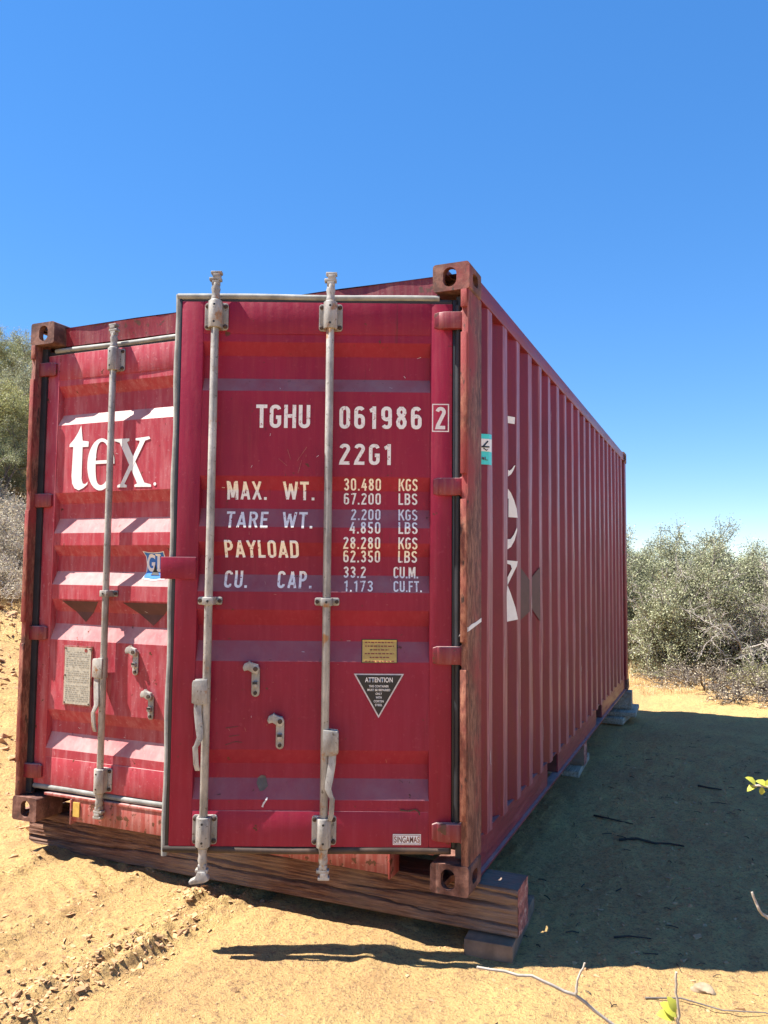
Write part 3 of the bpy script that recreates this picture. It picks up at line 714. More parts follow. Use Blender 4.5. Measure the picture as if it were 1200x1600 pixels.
# scuffs
def scuff(T, par, pts, wd, m_, off=.0026):
    polys = []
    for (a, b), (c_, d) in zip(pts, pts[1:]):
        dx, dz = c_-a, d-b; l = math.hypot(dx, dz) or 1; nx_, nz_ = -dz/l*wd, dx/l*wd
        polys.append([(a-nx_, b-nz_), (c_-nx_*.6, d-nz_*.6), (c_+nx_*.6, d+nz_*.6), (a+nx_, b+nz_)])
    decal(poly_bm(polys), 'paint_scuff', m_, T, par, off)
for pts in ([(.930, .655), (.880, .662)], [(.915, .622), (.872, .628)], [(.930, .588), (.890, .602), (.862, .598)]): scuff(TR, rd, pts, .0013, 'bolt')
scuff(TR, rd, [(.776, .345), (.772, .358), (.762, .372), (.757, .382)], .004, 'faded_white', .0055)
for _ in range(80):
    a, b = random.uniform(.14, 1.0), random.uniform(.36, 2.2); t = random.uniform(-1, 1); l = random.uniform(.004, .018)
    scuff(TR, rd, [(a, b), (a+l*math.cos(t*2), b+l*math.sin(t*2))], random.uniform(.0006, .0013), random.choice(['faded_white', 'sill_red', 'sill_red', 'bolt']))
for pts in ([(.62, 1.80), (.66, 1.74)], [(.70, 1.79), (.685, 1.745)], [(.735, 1.75), (.70, 1.72)], [(.64, 1.745), (.655, 1.69)]): scuff(TR, rd, pts, .0011, 'sill_red')
scuff(TR, rd, [(.225, .338), (.19, .334), (.165, .341), (.150, .332), (.146, .318)], .0032, 'bolt', .0052)
decal(poly_bm([[(.783+.022*math.cos(k*.7)*(1+.3*math.sin(k*3)), .432+.03*math.sin(k*.7)) for k in range(9)]]), 'grey_smudge', 'bark', TR, rd, .0024)

# ------------------------------------------------------------------ left door lettering
LU = lambda pts: [(a-.053, b) for a, b in pts]
T_ = [(.324, 2.025), (.337, 1.944), (.378, 1.938), (.377, 1.911), (.338, 1.911), (.337, 1.748), (.346, 1.722), (.362, 1.718), (.379, 1.731), (.376, 1.716), (.349, 1.698), (.32, 1.688), (.292, 1.699), (.275, 1.725), (.269, 1.763), (.275, 1.915), (.248, 1.916), (.25, 1.929), (.28, 1.956), (.306, 1.99)]
X1 = [(.545, 1.941), (.64, 1.94), (.641, 1.928), (.626, 1.921), (.744, 1.714), (.785, 1.703), (.786, 1.691), (.683, 1.694), (.682, 1.704), (.699, 1.711), (.58, 1.921), (.546, 1.931)]
X2 = [(.765, 1.943), (.773, 1.931), (.741, 1.923), (.633, 1.734), (.619, 1.71), (.634, 1.705), (.634, 1.693), (.573, 1.695), (.573, 1.705), (.595, 1.714), (.706, 1.916), (.706, 1.925), (.681, 1.928), (.681, 1.938)]
def letter_e(cx, cz, rx, rz):
    top = []; out = lambda a, k=1: (cx+rx*k*math.cos(a), cz+rz*k*math.sin(a))
    polys = []
    # outer ring as quads with varying stroke: thick on the left, thin at top
    A = [R(a) for a in range(0, 331, 11)]
    def inner(a):
        t = .30+.28*max(0, -math.cos(a))**1.0+.06*abs(math.cos(a)); th_r = t
        kx = 1-(.36+.22*max(0, -math.cos(a))); kz = 1-.13 if math.sin(a) > 0 else 1-.20
        return (cx+rx*(kx*math.cos(a)+.04), cz+rz*kz*math.sin(a))
    for a, b in zip(A, A[1:]):
        polys.append([out(a), out(b), inner(b), inner(a)])
    polys.append([(cx-rx*.5, cz+rz*.02), (cx+rx*.985, cz+rz*.02), (cx+rx*.985, cz+rz*.15), (cx-rx*.5, cz+rz*.15)])
    return polys
for nm, polys, mt_ in (('lettering', [LU(T_)], 'white_paint'), ('lettering', [LU(q) for q in letter_e(.4615, 1.8165, .0885, .1335)], 'white_paint'), ('lettering', [disc_poly(.808-.053, 1.705, .0085)], 'white_paint')):
    decal(poly_bm(polys), nm, mt_, TL, ld)
xb = poly_bm([LU(X1)]); x2 = poly_bm([LU(X2)])
for v in x2.verts: v.co.y = .0006
t_ = bpy.data.meshes.new('t'); x2.to_mesh(t_); x2.free(); xb.from_mesh(t_); bpy.data.meshes.remove(t_)
decal(xb, 'lettering', 'white_paint', TL, ld)
for tr_ in ([(.231, 1.121), (.472, 1.121), (.368, 1.014)], [(.626, 1.121), (.922, 1.121), (.796, 1.010)]):
    decal(poly_bm([LU(tr_)]), 'old_triangle_mark', 'dark_patch', TL, ld)
gl = LU([(.728, 1.376), (.760, 1.371), (.790, 1.369), (.825, 1.371), (.857, 1.376), (.853, 1.345), (.852, 1.31), (.856, 1.27), (.869, 1.239), (.80, 1.231), (.729, 1.239), (.741, 1.27), (.744, 1.31), (.738, 1.345)])
gc = (sum(p[0] for p in gl)/len(gl), sum(p[1] for p in gl)/len(gl))
decal(poly_bm([gl]), 'sticker_border', 'white_paint', TL, ld, .0022)
decal(poly_bm([[(gc[0]+(a-gc[0])*.90, gc[1]+(b-gc[1])*.91) for a, b in gl]]), 'blue_sticker', 'blue_sticker', TL, ld, .0036)
decal(text_bm('G', .748-.053, .796-.053, 1.275, 1.362, 1, .03), 'lettering', 'white_paint', TL, ld, .0050)
decal(poly_bm([LU([(.800, 1.362), (.832, 1.362), (.832, 1.354), (.825, 1.352), (.825, 1.287), (.840, 1.289), (.847, 1.305), (.852, 1.305), (.850, 1.275), (.800, 1.275), (.800, 1.283), (.809, 1.285), (.809, 1.352), (.800, 1.354)])]), 'lettering', 'white_paint', TL, ld, .0050)
decal(poly_bm([LU([(.775, 1.258), (.790, 1.285), (.797, 1.312), (.805, 1.285), (.830, 1.258)])]), 'sticker_tower', 'black_print', TL, ld, .0060)
pb = MB().prism(LU([(.270, .598), (.455, .598), (.455, .897), (.270, .897)]), .003, .0075, TL).build('plate_frame', 'sill_red', ld)
dp = MB().prism(LU([(.278, .606), (.447, .606), (.447, .889), (.278, .889)]), .0076, .010, TL).build('data_plate', 'grey_plate', ld); dp['label'] = 'grey metal data plate'
rows_ = []
for k in range(24):
    z = .866-k*.0105
    if k in (8, 15): continue
    u = .287
    while u < .437:
        l = random.uniform(.006, .022)
        if random.random() < .85: rows_.append(LU([(u, z-.0022), (min(.438, u+l), z-.0022), (min(.438, u+l), z+.0012), (u, z+.0012)]))
        u += l+.005
decal(poly_bm(rows_), 'faint_print', 'plate_print', TL, ld, .0108, flat=True)
decal(poly_bm([LU(disc_poly(.415, .876, .010))]), 'plate_emblem', 'sill_red', TL, ld, .0108, flat=True)
for a, b in ((.284, .612), (.441, .612), (.284, .883), (.441, .883), (.284, .748)): MB().tube([(a-.053, .0102, b), (a-.053, .0125, b)], .0042, 8, TL).build('rivet', 'bolt', ld)
for _ in range(22):
    a, b = random.uniform(.14, 1.0), random.uniform(.36, 2.2); t = random.uniform(-1, 1); l = random.uniform(.004, .018)
    scuff(TL, ld, [(a, b), (a+l*math.cos(t*2), b+l*math.sin(t*2))], random.uniform(.0006, .0013), random.choice(['faded_white', 'sill_red', 'bolt']))

# ------------------------------------------------------------------ right side marks
SP = [p for p in SIDE]
def side_x(y):
    for (a, b), (c_, d) in zip(SP, SP[1:]):
        if a <= y <= c_ and c_ > a: return b+(d-b)*(y-a)/(c_-a)
    return -.052
def side_decal(polys, name, m_, off=.0045):
    bm = poly_bm(polys); ysv = [v.co.x for v in bm.verts]; lo, hi = min(ysv), max(ysv)
    for (a, b) in SP:
        if lo < a < hi: bmesh.ops.bisect_plane(bm, geom=bm.verts[:]+bm.edges[:]+bm.faces[:], plane_co=(a, 0, 0), plane_no=(1, 0, 0))
    for v in bm.verts:
        y, z = v.co.x, v.co.z; v.co = (W+side_x(y)+off, y-off*.6, z)
    me = bpy.data.meshes.new(name); bm.to_mesh(me); bm.free()
    return link(name, me, m_, P, smooth=False)
a0, a1 = .829, .896
tt = lambda t: a0+(a1-a0)*t
side_decal([[(.77, 2.048), (tt(.72), 2.048), (tt(.76), 2.084), (.77, 2.084)]], 'side_lettering', 'white_paint')
side_decal([[(.77, 1.775), (tt(0), 1.770), (tt(.35), 1.785), (tt(.6), 1.808), (tt(.78), 1.835), (tt(.66), 1.832), (tt(.42), 1.812), (tt(.18), 1.803), (tt(0), 1.812), (.77, 1.82)]], 'side_lettering', 'white_paint')
side_decal([[(.77, 1.70), (tt(.05), 1.711), (tt(.35), 1.690), (tt(.65), 1.655), (tt(.9), 1.61), (tt(1), 1.566), (tt(.10), 1.566), (tt(.12), 1.66), (.77, 1.66)],
            [(.77, 1.40), (tt(0), 1.402), (tt(.35), 1.415), (tt(.7), 1.450), (tt(.95), 1.50), (tt(.92), 1.515), (tt(.62), 1.478), (tt(.3), 1.455), (.77, 1.45)]], 'side_lettering', 'white_paint')
side_decal([[(.77, 1.35), (tt(1), 1.343), (tt(.9), 1.318), (tt(0), 1.222), (tt(0), 1.262), (tt(.42), 1.305), (tt(.30), 1.324), (tt(0), 1.330), (.77, 1.33)],
            [(tt(0), 1.222), (tt(.3), 1.182), (tt(.75), 1.110), (tt(1), 1.048), (tt(0), 1.040), (.77, 1.03)]], 'side_lettering', 'white_paint')
side_decal([[(1.107, 1.315), (1.172, 1.245), (1.172, 1.075), (1.107, 1.030)]], 'dark_side_patch', 'dark_side_patch')
side_decal([[(1.386, 1.255), (1.450, 1.318), (1.450, 1.005), (1.386, 1.080)]], 'dark_side_patch', 'dark_side_patch')
st_y = (.285, .375)
side_decal([[(.276, 1.768), (.388, 1.775), (.388, 1.915), (.276, 1.905)]], 'teal_sticker', 'teal_sticker', .0045)
side_decal([[(.287, 1.828), (.384, 1.833), (.384, 1.892), (.287, 1.884)]], 'sticker_panel', 'white_paint', .0060)
side_decal([[(.300, 1.850), (.330, 1.880), (.336, 1.876), (.308, 1.847)], [(.296, 1.852), (.345, 1.856), (.345, 1.849), (.296, 1.845)], [(.305, 1.842), (.325, 1.832), (.338, 1.846), (.333, 1.842), (.324, 1.838), (.31, 1.846)]], 'sticker_emblem', 'black_print', .0072)
side_decal([[(.300, 1.803), (.300, 1.792), (.312, 1.790), (.312, 1.801)], [(.316, 1.805), (.320, 1.805), (.320, 1.793), (.332, 1.793), (.332, 1.790), (.316, 1.790)]], 'sticker_print', 'dark_side_patch', .0072)
wp = MB()
wp.prism([(.010, 1.050), (.198, 1.078), (.198, 1.094), (.11, 1.080), (.055, 1.076), (.010, 1.066)], W-.0055, W-.0042, lambda a, d, b: (d, a, b))
wp.prism([(W-.046, 1.028), (W-.020, 1.036), (W-.0055, 1.050), (W-.0055, 1.067), (W-.022, 1.058), (W-.036, 1.046)], .0062, .0074, lambda a, d, b: (a, d, b))
wp.build('white_paint_smear', 'white_paint', P)
# weathered scratches on the outer ridges of the side
for k in range(60):
    kk = random.randrange(0, 19); y = .34+.278*kk+random.uniform(.004, .060); z = random.choice([random.uniform(.2, 1.0), random.uniform(.2, 2.3)]); l = random.uniform(.02, .14)
    wd = random.uniform(.0012, .0045)
    side_decal([[(y, z), (y+wd, z+.01), (y+wd*1.3, z+l*.5), (y+wd*.5, z+l), (y-wd*.4, z+l*.6)]], 'paint_scuff', random.choice(['faded_white', 'faded_white', 'sill_red']), .0050)

# ------------------------------------------------------------------ timbers under the container
def timber(name, x0, x1, y0, y1, z0, z1, m_, res=.014, crack=.026, seed=0):
    def side(nu, nv, fn):
        V = [fn(i/nu, j/nv) for i in range(nu+1) for j in range(nv+1)]
        return V, [(i*(nv+1)+j, (i+1)*(nv+1)+j, (i+1)*(nv+1)+j+1, i*(nv+1)+j+1) for i in range(nu) for j in range(nv)]
    lx, ly, lz = x1-x0, y1-y0, z1-z0
    n1, n2, n3 = max(2, int(lx/res)), max(2, int(ly/(res*.35))), max(2, int(lz/(res*.27)))
    def ck(s_, v, k):
        d = 0
        for q, vc in enumerate((.30, .62, .83)):
            c_ = vc+.09*math.sin(s_*1.6+q*2.4+k+seed)+.09*float(vnoise(np.array(s_*4+q*9), np.array(k*5.+seed)))+.03*float(vnoise(np.array(s_*17+q*9), np.array(k*5.+seed)))
            wdt = .022+.010*math.sin(s_*5+q)
            st_ = max(0, min(1, .45+2.2*float(vnoise(np.array(s_*1.7+q*4), np.array(k+2.+seed)))))
            d += crack*st_*math.exp(-((v-c_)/wdt)**2)
        return d+.007*float(vnoise(np.array(s_*3), np.array(v*26+k)))+.004*float(vnoise(np.array(s_*12), np.array(v*55+k)))
    er = lambda a, b: .010*(max(0, abs(a-.5)*2-.86)/.14)**2+.010*(max(0, abs(b-.5)*2-.86)/.14)**2
    mb = MB()
    mb.add(*side(n1, n3, lambda a, b: (x0+lx*a, y0+ck(lx*a, b, 0)*(0 if b in (0, 1) or a in (0, 1) else 1)+(er(.5, b)), z0+lz*b)))
    mb.add(*side(n1, 2, lambda a, b: (x0+lx*a, y1, z0+lz*b)))
    mb.add(*side(n1, n2, lambda a, b: (x0+lx*a, y0+(er(.5, 1) if b == 0 else 0)+(ly-(er(.5, 1) if b == 0 else 0))*b, z1-.5*ck(lx*a, b, 3)*(0 if b in (0, 1) or a in (0, 1) else 1))))
    mb.add(*side(n1, 2, lambda a, b: (x0+lx*a, y0+.010+(ly-.010)*b, z0)))
    o = mb.build(name, m_, fix=False)
    for k, x in enumerate((x0-.0005, x1+.0005)):
        s_ = -1 if k == 0 else 1
        e = MB().add(*side(n2, n3, lambda a, b: (x+s_*.004*(float(vnoise(np.array(a*7.+k), np.array(b*9.)))), y0+.008*(1-a)+ly*a-.0, z0+lz*b)))
        e.build('sawn_end', 'timber_end' if m_ == 'old_timber' else m_, o, fix=False)
    return o
tag(timber('timber_beam', -.045, 2.597, .160, .345, -.192, -.003, 'old_timber'), 'long cracked brown timber beam under the door end of the container', 'beam')
def plank(name, c, d, rz, m_, label, group=None):
    mb = MB(); V = []
    lx, ly, lz = d; ca, sa = math.cos(rz), math.sin(rz)
    T = lambda x, y, z: (c[0]+x*ca-y*sa, c[1]+x*sa+y*ca, c[2]+z)
    mb.box((-lx/2, -ly/2, 0), (lx/2, ly/2, lz), T)
    return tag(mb.build(name, m_, bev=.004), label, 'plank', group)
plank('plank', (2.475, .370, -.268), (.20, .54, .068), R(3), 'wood_dark', 'weathered grey plank lying under the right end of the front beam')
tag(timber('timber_block', 2.02, 2.475, 5.86, 6.03, -.19, -.003, 'wood_pale', .03, .006, 3), 'grey timber block under the far right corner of the container', 'timber block')
plank('plank', (2.36, 5.98, -.236), (.34, .60, .044), R(2), 'wood_pale', 'upper grey plank under the far corner block')
plank('plank', (2.33, 5.83, -.302), (.22, .52, .062), R(-4), 'wood_pale', 'lower grey plank on the dirt under the far corner block')
tag(timber('timber_post', 2.05, 2.36, 3.40, 3.56, -.245, .012, 'old_timber', .03, .008, 5), 'short brown timber block under the middle of the container side', 'timber block')
plank('plank', (2.22, 3.55, -.302), (.24, .70, .055), R(2), 'wood_pale', 'pale plank on the dirt under the middle timber block')
# ------------------------------------------------------------------ loose dirt, sticks, stone
def clods():
    shapes = []
    for q in range(14):
        hb = bmesh.new(); rg = np.random.default_rng(100+q)
        for _ in range(9): hb.verts.new(rg.uniform(-1, 1, 3)*np.array([1, .9, .75]))
        bmesh.ops.convex_hull(hb, input=hb.verts)
        for v in [v for v in hb.verts if not v.link_faces]: hb.verts.remove(v)
        bmesh.ops.triangulate(hb, faces=hb.faces); hb.verts.index_update()
        shapes.append((np.array([v.co[:] for v in hb.verts]), np.array([[v.index for v in f_.verts] for f_ in hb.faces]))); hb.free()
    Vs, Fs, o = [], [], 0
    def put(x, y, s_):
        nonlocal o
        sc = np.array([s_*random.uniform(.8, 1.5), s_*random.uniform(.7, 1.2), s_*random.uniform(.55, 1.05)])
        bv, bf = random.choice(shapes); v = bv*sc
        a = random.uniform(0, 6.28); c_, q = math.cos(a), math.sin(a); v = v@np.array([[c_, -q, 0], [q, c_, 0], [0, 0, 1]])
        Vs.append(v+np.array([x, y, gd(x, y)+s_*.02])); Fs.append(bf+o); o += len(bv)
    for b, w_, a, k in RIDGES[:4]:
        for _ in range(620 if k < 3 else 220):
            y = random.uniform(-1.5, .35); x = float(xr(b, np.array(y), k))+random.gauss(0, w_*1.15)
            if k < 3 and y > -.35 and random.random() < .45: continue
            put(x, y, min(.021, .0035+random.expovariate(1/.0042)))
    for _ in range(380):
        y = random.uniform(-1.4, -.4); put(random.gauss(1.10, .10), y, min(.024, .004+random.expovariate(1/.005)))
    for _ in range(120):
        y = random.gauss(.05, .07); put(random.gauss(1.05, .06), y, min(.016, .003+random.expovariate(1/.004)))
    for _ in range(1500):
        d = random.uniform(4.2, 11); x = 3.38-.74*d+random.gauss(0, .5); y = -3.14+.672*d+random.gauss(0, .5)
        if x < -.15: put(x, y, min(.06, .008+random.expovariate(1/.012)))
    for _ in range(3200): put(random.uniform(-.4, 4.2), random.uniform(-1.4, 4.5), .0022+random.expovariate(1/.0026))
    for _ in range(1600): put(random.uniform(2.5, 4.1), random.uniform(.1, 4.5), min(.022, .003+random.expovariate(1/.0035)))
    return np_mesh('loose_dirt_clods', np.concatenate(Vs), np.concatenate(Fs))
co = link('loose_dirt_clods', clods(), 'clod', smooth=False); co['kind'] = 'stuff'; co['label'] = 'crumbly dirt clods scattered along the tyre tracks'
def litter():
    V, Fq, o = [], [], 0
    for _ in range(150):
        x = random.uniform(2.55, 4.1) if random.random() < .93 else random.uniform(-.2, 4.1); y = random.uniform(-.6, 5.5); z = gd(x, y)+.003
        a = random.uniform(0, 6.28); l = random.uniform(.012, .06)*(1 if random.random() < .85 else 2); w_ = random.uniform(.0012, .003); k = random.uniform(-.4, .4)
        ca, sa = math.cos(a), math.sin(a); cb, sb = math.cos(a+k), math.sin(a+k)
        p0, p1 = (x, y), (x+ca*l*.5, y+sa*l*.5); p2 = (p1[0]+cb*l*.5, p1[1]+sb*l*.5)
        for (px, py), zz in zip((p0, p1, p2), (0, .004, .001)):
            V += [(px-sa*w_, py+ca*w_, z+zz), (px+sa*w_, py-ca*w_, z+zz), (px, py, z+zz+w_*1.6)]
        for q in (0, 3):
            for i in range(3): Fq.append((o+q+i, o+q+(i+1) % 3, o+q+3+(i+1) % 3, o+q+3+i))
        o += 9
    return np_mesh('twig_litter', V, Fq)
lt = link('twig_litter', litter(), 'stick', smooth=False); lt['kind'] = 'stuff'; lt['label'] = 'tiny broken twigs littering the dirt'
def stick(pts, rad, label, m_='stick'):
    p_ = [(x, y, gd(x, y)+dz) for x, y, dz in pts]
    mb = MB(); mb.tube(p_, [rad*(1-.5*k/(len(p_)-1)) for k in range(len(p_))], 6)
    return tag(mb.build('stick', m_), label, 'stick')
stick([(2.80, 1.86, .006), (2.90, 1.885, .010), (3.00, 1.88, .006), (3.08, 1.90, .008), (3.16, 1.885, .005)], .009, 'longest dark stick lying on the shaded dirt')
stick([(2.60, 2.26, .006), (2.68, 2.20, .012), (2.76, 2.20, .006), (2.85, 2.17, .006)], .007, 'dark stick on the shaded dirt nearest the container side')
stick([(3.20, 3.32, .006), (3.27, 3.29, .008), (3.36, 3.27, .006)], .009, 'short dark stick farther back on the shaded dirt')
stick([(2.93, .52, .004), (2.99, .54, .008), (3.08, .555, .005)], .005, 'thin dark stick on the shaded dirt near the shadow edge')
def stone(x, y, s_, label):
    bm = bmesh.new(); bmesh.ops.create_icosphere(bm, subdivisions=3, radius=1)
    for v in bm.verts:
        n_ = v.co.copy(); k = 1+.22*math.sin(n_.x*3+1)*math.sin(n_.y*2.6)+.12*math.sin(n_.z*5+n_.x*4)
        v.co = (n_.x*s_*1.35*k, n_.y*s_*.9*k, n_.z*s_*.6*k)
    me = bpy.data.meshes.new('stone'); bm.to_mesh(me); bm.free()
    o = link('stone', me, 'stone'); o.location = (x, y, gd(x, y)+s_*.3); return tag(o, label, 'stone')
stone(3.295, .185, .030, 'pale tan stone at the edge of the big shadow')
# ------------------------------------------------------------------ shrubs
def tubes_np(segs, n=4):
    V, Fc, o = [], [], 0
    A = np.arange(n)*2*np.pi/n
    for p, q, r1, r2 in segs:
        d = q-p; l = np.linalg.norm(d)
        if l < 1e-6: continue
        d = d/l; a = np.cross(d, [.3, .7, .2]); a /= np.linalg.norm(a); b = np.cross(d, a)
        ring = np.outer(np.cos(A), a)+np.outer(np.sin(A), b)
        V += [p+ring*r1, q+ring*r2]
        for k in range(n): Fc.append((o+k, o+(k+1) % n, o+n+(k+1) % n, o+n+k))
        o += 2*n
    return np.concatenate(V), np.array(Fc)
def gen_shrub(h, spread, stems, leaves_per, leaf, seed, levels=5, droop=0.0, trunk_r=.05, leafrad=.10, keep=1.0, upright=.5):
    rg = np.random.default_rng(seed); segs = []; tips = []
    def grow(p, d, l, r_, lev):
        n = 3 if lev < levels-1 else 2
        for k in range(n):
            d = d+rg.normal(0, .22, 3)+np.array([0, 0, .06*upright-droop*lev*.03]); d /= np.linalg.norm(d)
            q = p+d*l/n; segs.append((p, q, max(.0035, r_*(1-.3*k/n)), max(.0030, r_*(1-.3*(k+1)/n)))); p = q
            if lev >= levels-2: tips.append((p, d))
            if lev < levels-1 and k < n-1 and rg.random() < .75:
                e = d+rg.normal(0, .75, 3); e /= np.linalg.norm(e); grow(p, e, l*.62, r_*.5, lev+1)
        if lev < levels-1:
            for _ in range(2):
                e = d+rg.normal(0, .5, 3); e /= np.linalg.norm(e); grow(p, e, l*.70, r_*.6, lev+1)
    for s_ in range(stems):
        a = 2*math.pi*s_/stems+rg.normal(0, .4)
        d = np.array([math.cos(a)*spread, math.sin(a)*spread, 1.0]); d /= np.linalg.norm(d)
        grow(np.array([math.cos(a)*.08, math.sin(a)*.08, -.15]), d, h*.40*rg.uniform(.8, 1.15), trunk_r*rg.uniform(.7, 1.1), 0)
    V, Fc = tubes_np(segs)
    T = np.array([t[0] for t in tips]); D = np.array([t[1] for t in tips])
    if keep < 1:
        sel = rg.random(len(T)) < keep; T, D = T[sel], D[sel]
    n = len(T)*leaves_per
    c = np.repeat(T, leaves_per, 0)+rg.normal(0, leafrad*.5, (n, 3))
    c[:, 2] = np.maximum(c[:, 2], .05)
    a = rg.normal(0, 1, (n, 3)); a /= np.linalg.norm(a, axis=1, keepdims=True)
    b = rg.normal(0, 1, (n, 3)); b = np.cross(a, b); b /= np.linalg.norm(b, axis=1, keepdims=True)
    s_ = leaf*rg.uniform(.6, 1.35, (n, 1))
    LV = np.stack([c-a*s_, c+b*s_*.45, c+a*s_, c-b*s_*.45], 1).reshape(-1, 3)
    LF = np.arange(4*n).reshape(n, 4)
    clump = np.repeat(rg.random(len(T))**1.3, leaves_per)
    rnd = np.clip(.55*rg.random(n)+.45*clump, 0, 1)
    # trim to height
    sc = h/max(LV[:, 2].max(), 1e-3)
    return np_mesh('stems', V*sc, Fc), np_mesh('leaves', LV*sc, LF, rnd)
VAR = {
 'big': gen_shrub(2.3, .75, 6, 11, .0175, 11, 6, 0, .055, .10),
 'big2': gen_shrub(2.3, .9, 6, 11, .017, 23, 6, 0, .06, .10),
 'bare': gen_shrub(2.2, .85, 7, 3, .016, 37, 6, 0, .04, .09, .6),
 'low': gen_shrub(1.1, 1.1, 9, 4, .015, 41, 5, 0, .02, .12, .9),
 'dead': gen_shrub(.9, 1.6, 10, 1, .014, 53, 5, .8, .022, .10, .6),
}
for k, (a, b) in VAR.items(): print(k, len(a.polygons), len(b.polygons))
def shrub(kind, x, y, s_, rz, leafm, barkm, label, name='shrub', group=None, sz=None, sink=.03):
    a, b = VAR[kind]
    e = empty(name, (x, y, float(gz(x, y))-sink)); e.rotation_euler.z = rz; e.scale = (s_, s_, sz or s_)
    for nm, me, mt_ in (('stems', a, barkm), ('crown', b, leafm)):
        o = bpy.data.objects.new(nm, me); C.objects.link(o); o.parent = e
        if not me.materials: me.materials.append(None)
        o.material_slots[0].link = 'OBJECT'; o.material_slots[0].material = MATS[mt_]
    return tag(e, label, 'shrub' if name == 'shrub' else 'tree', group)
G1 = 'shrubs behind the far right corner'
shrub('big', 2.05, 10.6, 1.05, .4, 'leaf_sage', 'bark', 'grey-green shrub with a pale trunk right beside the container far corner', group=G1)
shrub('big2', 2.95, 11.6, 1.08, 1.9, 'leaf_sage', 'bark', 'tallest grey-green shrub in the middle of the right thicket', group=G1)
shrub('bare', 3.25, 10.2, .86, 3.0, 'leaf_sage', 'dead_twig', 'half-bare shrub with a tangle of pale twigs in the right thicket', group=G1)
shrub('bare', 4.05, 9.6, .82, 5.1, 'leaf_sage', 'dead_twig', 'half-bare twiggy shrub at the right edge of the photo', group=G1)
shrub('big', 4.3, 11.3, .93, 2.6, 'leaf_sage', 'bark', 'grey-green shrub behind the twiggy ones at the right edge', group=G1)
shrub('big2', 1.1, 12.4, 1.0, 3.6, 'leaf_sage', 'bark', 'grey-green shrub mostly hidden behind the container far corner', group=G1)
shrub('low', 4.0, 8.6, .55, 1.2, 'leaf_yellow', 'bark', 'small yellow-green bush at the foot of the right thicket', group=G1)
shrub('dead', 3.15, 8.6, .75, .5, 'leaf_dry', 'dead_dark_twig', 'low heap of dead brown brush in front of the right thicket', group=G1, sz=.55)
shrub('dead', 3.75, 7.9, .85, 2.2, 'leaf_dry', 'dead_dark_twig', 'dark heap of dead brush nearest the shadow on the right', group=G1, sz=.5)
shrub('dead', 4.5, 8.2, .95, 4.0, 'leaf_dry', 'dead_dark_twig', 'dead brush heap running out of the right edge of the photo', group=G1, sz=.6)
shrub('big', 5.6, 10.2, .95, 1.0, 'leaf_sage', 'bark', 'grey-green shrub just beyond the right edge of the photo', group=G1)
for k, (x, y) in enumerate(((2.2, 14.2), (3.6, 14.0), (5.0, 13.5))):
    shrub('big2' if k % 2 else 'big', x, y, .92, k*1.7, 'leaf_green', 'bark', ['back-row shrub showing over the shrub beside the container', 'back-row shrub in the middle of the right thicket', 'back-row shrub at the right end of the thicket'][k], group=G1)
G2 = 'shrubs on the left hillside'
hill = [('big', -7.6, 6.6, .80, 'leaf_yellow', 'bark', 'yellow-green bush halfway up the left hillside'),
        ('big2', -6.9, 5.7, .62, 'leaf_green', 'bark', 'dark green bush with a dark branch on the left hillside'),
        ('big2', -11.3, 9.8, .66, 'leaf_green', 'bark', 'dark green tree at the top of the left hillside'),
        ('big', -13.2, 12.6, .60, 'leaf_green', 'bark', 'farthest tree on the left hilltop, beside the container corner'),
        ('big', -9.3, 8.1, .75, 'leaf_sage', 'bark', 'grey-green bush below the hilltop tree'),
        ('low', -5.4, 4.6, .90, 'leaf_dry', 'dead_twig', 'dry grey brush below the dark green bush'),
        ('low', -4.9, 4.55, .8, 'leaf_dry', 'dead_twig', 'dry grey brush next to the container on the left slope'),
        ('low', -5.0, 3.9, .8, 'leaf_dry', 'dead_twig', 'dry straw-coloured brush at the left edge of the photo'),
        ('low', -4.3, 3.75, .6, 'leaf_dry', 'dead_twig', 'lowest dry brush on the left slope above the bare dirt'),
        ('low', -6.1, 5.3, .9, 'leaf_dry', 'dead_twig', 'dry brush at the foot of the yellow-green bush')]
for k, (kd, x, y, s_, lm, bm_, lab) in enumerate(hill):
    shrub(kd, x, y, s_, k*1.3, lm, bm_, lab, 'tree' if 'tree' in lab else 'shrub', G2)
# dry grass
def grass(name, spots, m_, label):
    V, Fq, rn, o = [], [], [], 0
    for (x, y, h_, n) in spots:
        z = float(gz(x, y))
        for _ in range(n):
            a = random.uniform(0, 6.28); bx, by = x+random.gauss(0, .05), y+random.gauss(0, .05); le = random.uniform(.1, .7)*h_; hh = h_*random.uniform(.5, 1.1); w_ = .003
            V += [(bx-w_*math.sin(a), by+w_*math.cos(a), z-.01), (bx+w_*math.sin(a), by-w_*math.cos(a), z-.01), (bx+math.cos(a)*le, by+math.sin(a)*le, z+hh)]
            Fq.append((o, o+1, o+2)); o += 3; rn.append(random.random())
    go_ = link(name, np_mesh(name, V, Fq, rn), m_, smooth=False); go_['kind'] = 'stuff'; go_['label'] = label; return go_
sp = [(random.uniform(.5, 5.5), random.gauss(9.4, .7), random.uniform(.08, .28), 12) for _ in range(420)]
sp += [(random.uniform(2.2, 3.0), random.uniform(7.6, 9.4), random.uniform(.04, .14), 6) for _ in range(90)]
grass('dry_grass', sp, 'straw', 'dry straw grass along the foot of the right thicket')
sp = []
while len(sp) < 1500:
    d = random.uniform(10.2, 15); a = random.uniform(-.02, .03)
    x = 3.38-.745*d+random.gauss(0, .7); y = -3.14+.667*d+random.gauss(0, .7)
    if x < -2.9: sp.append((x, y, random.uniform(.06, .35)*(min(1, (d-8.3)/2)), 9))
grass('dry_hillside_grass', sp, 'straw', 'dry straw grass on the left hillside')
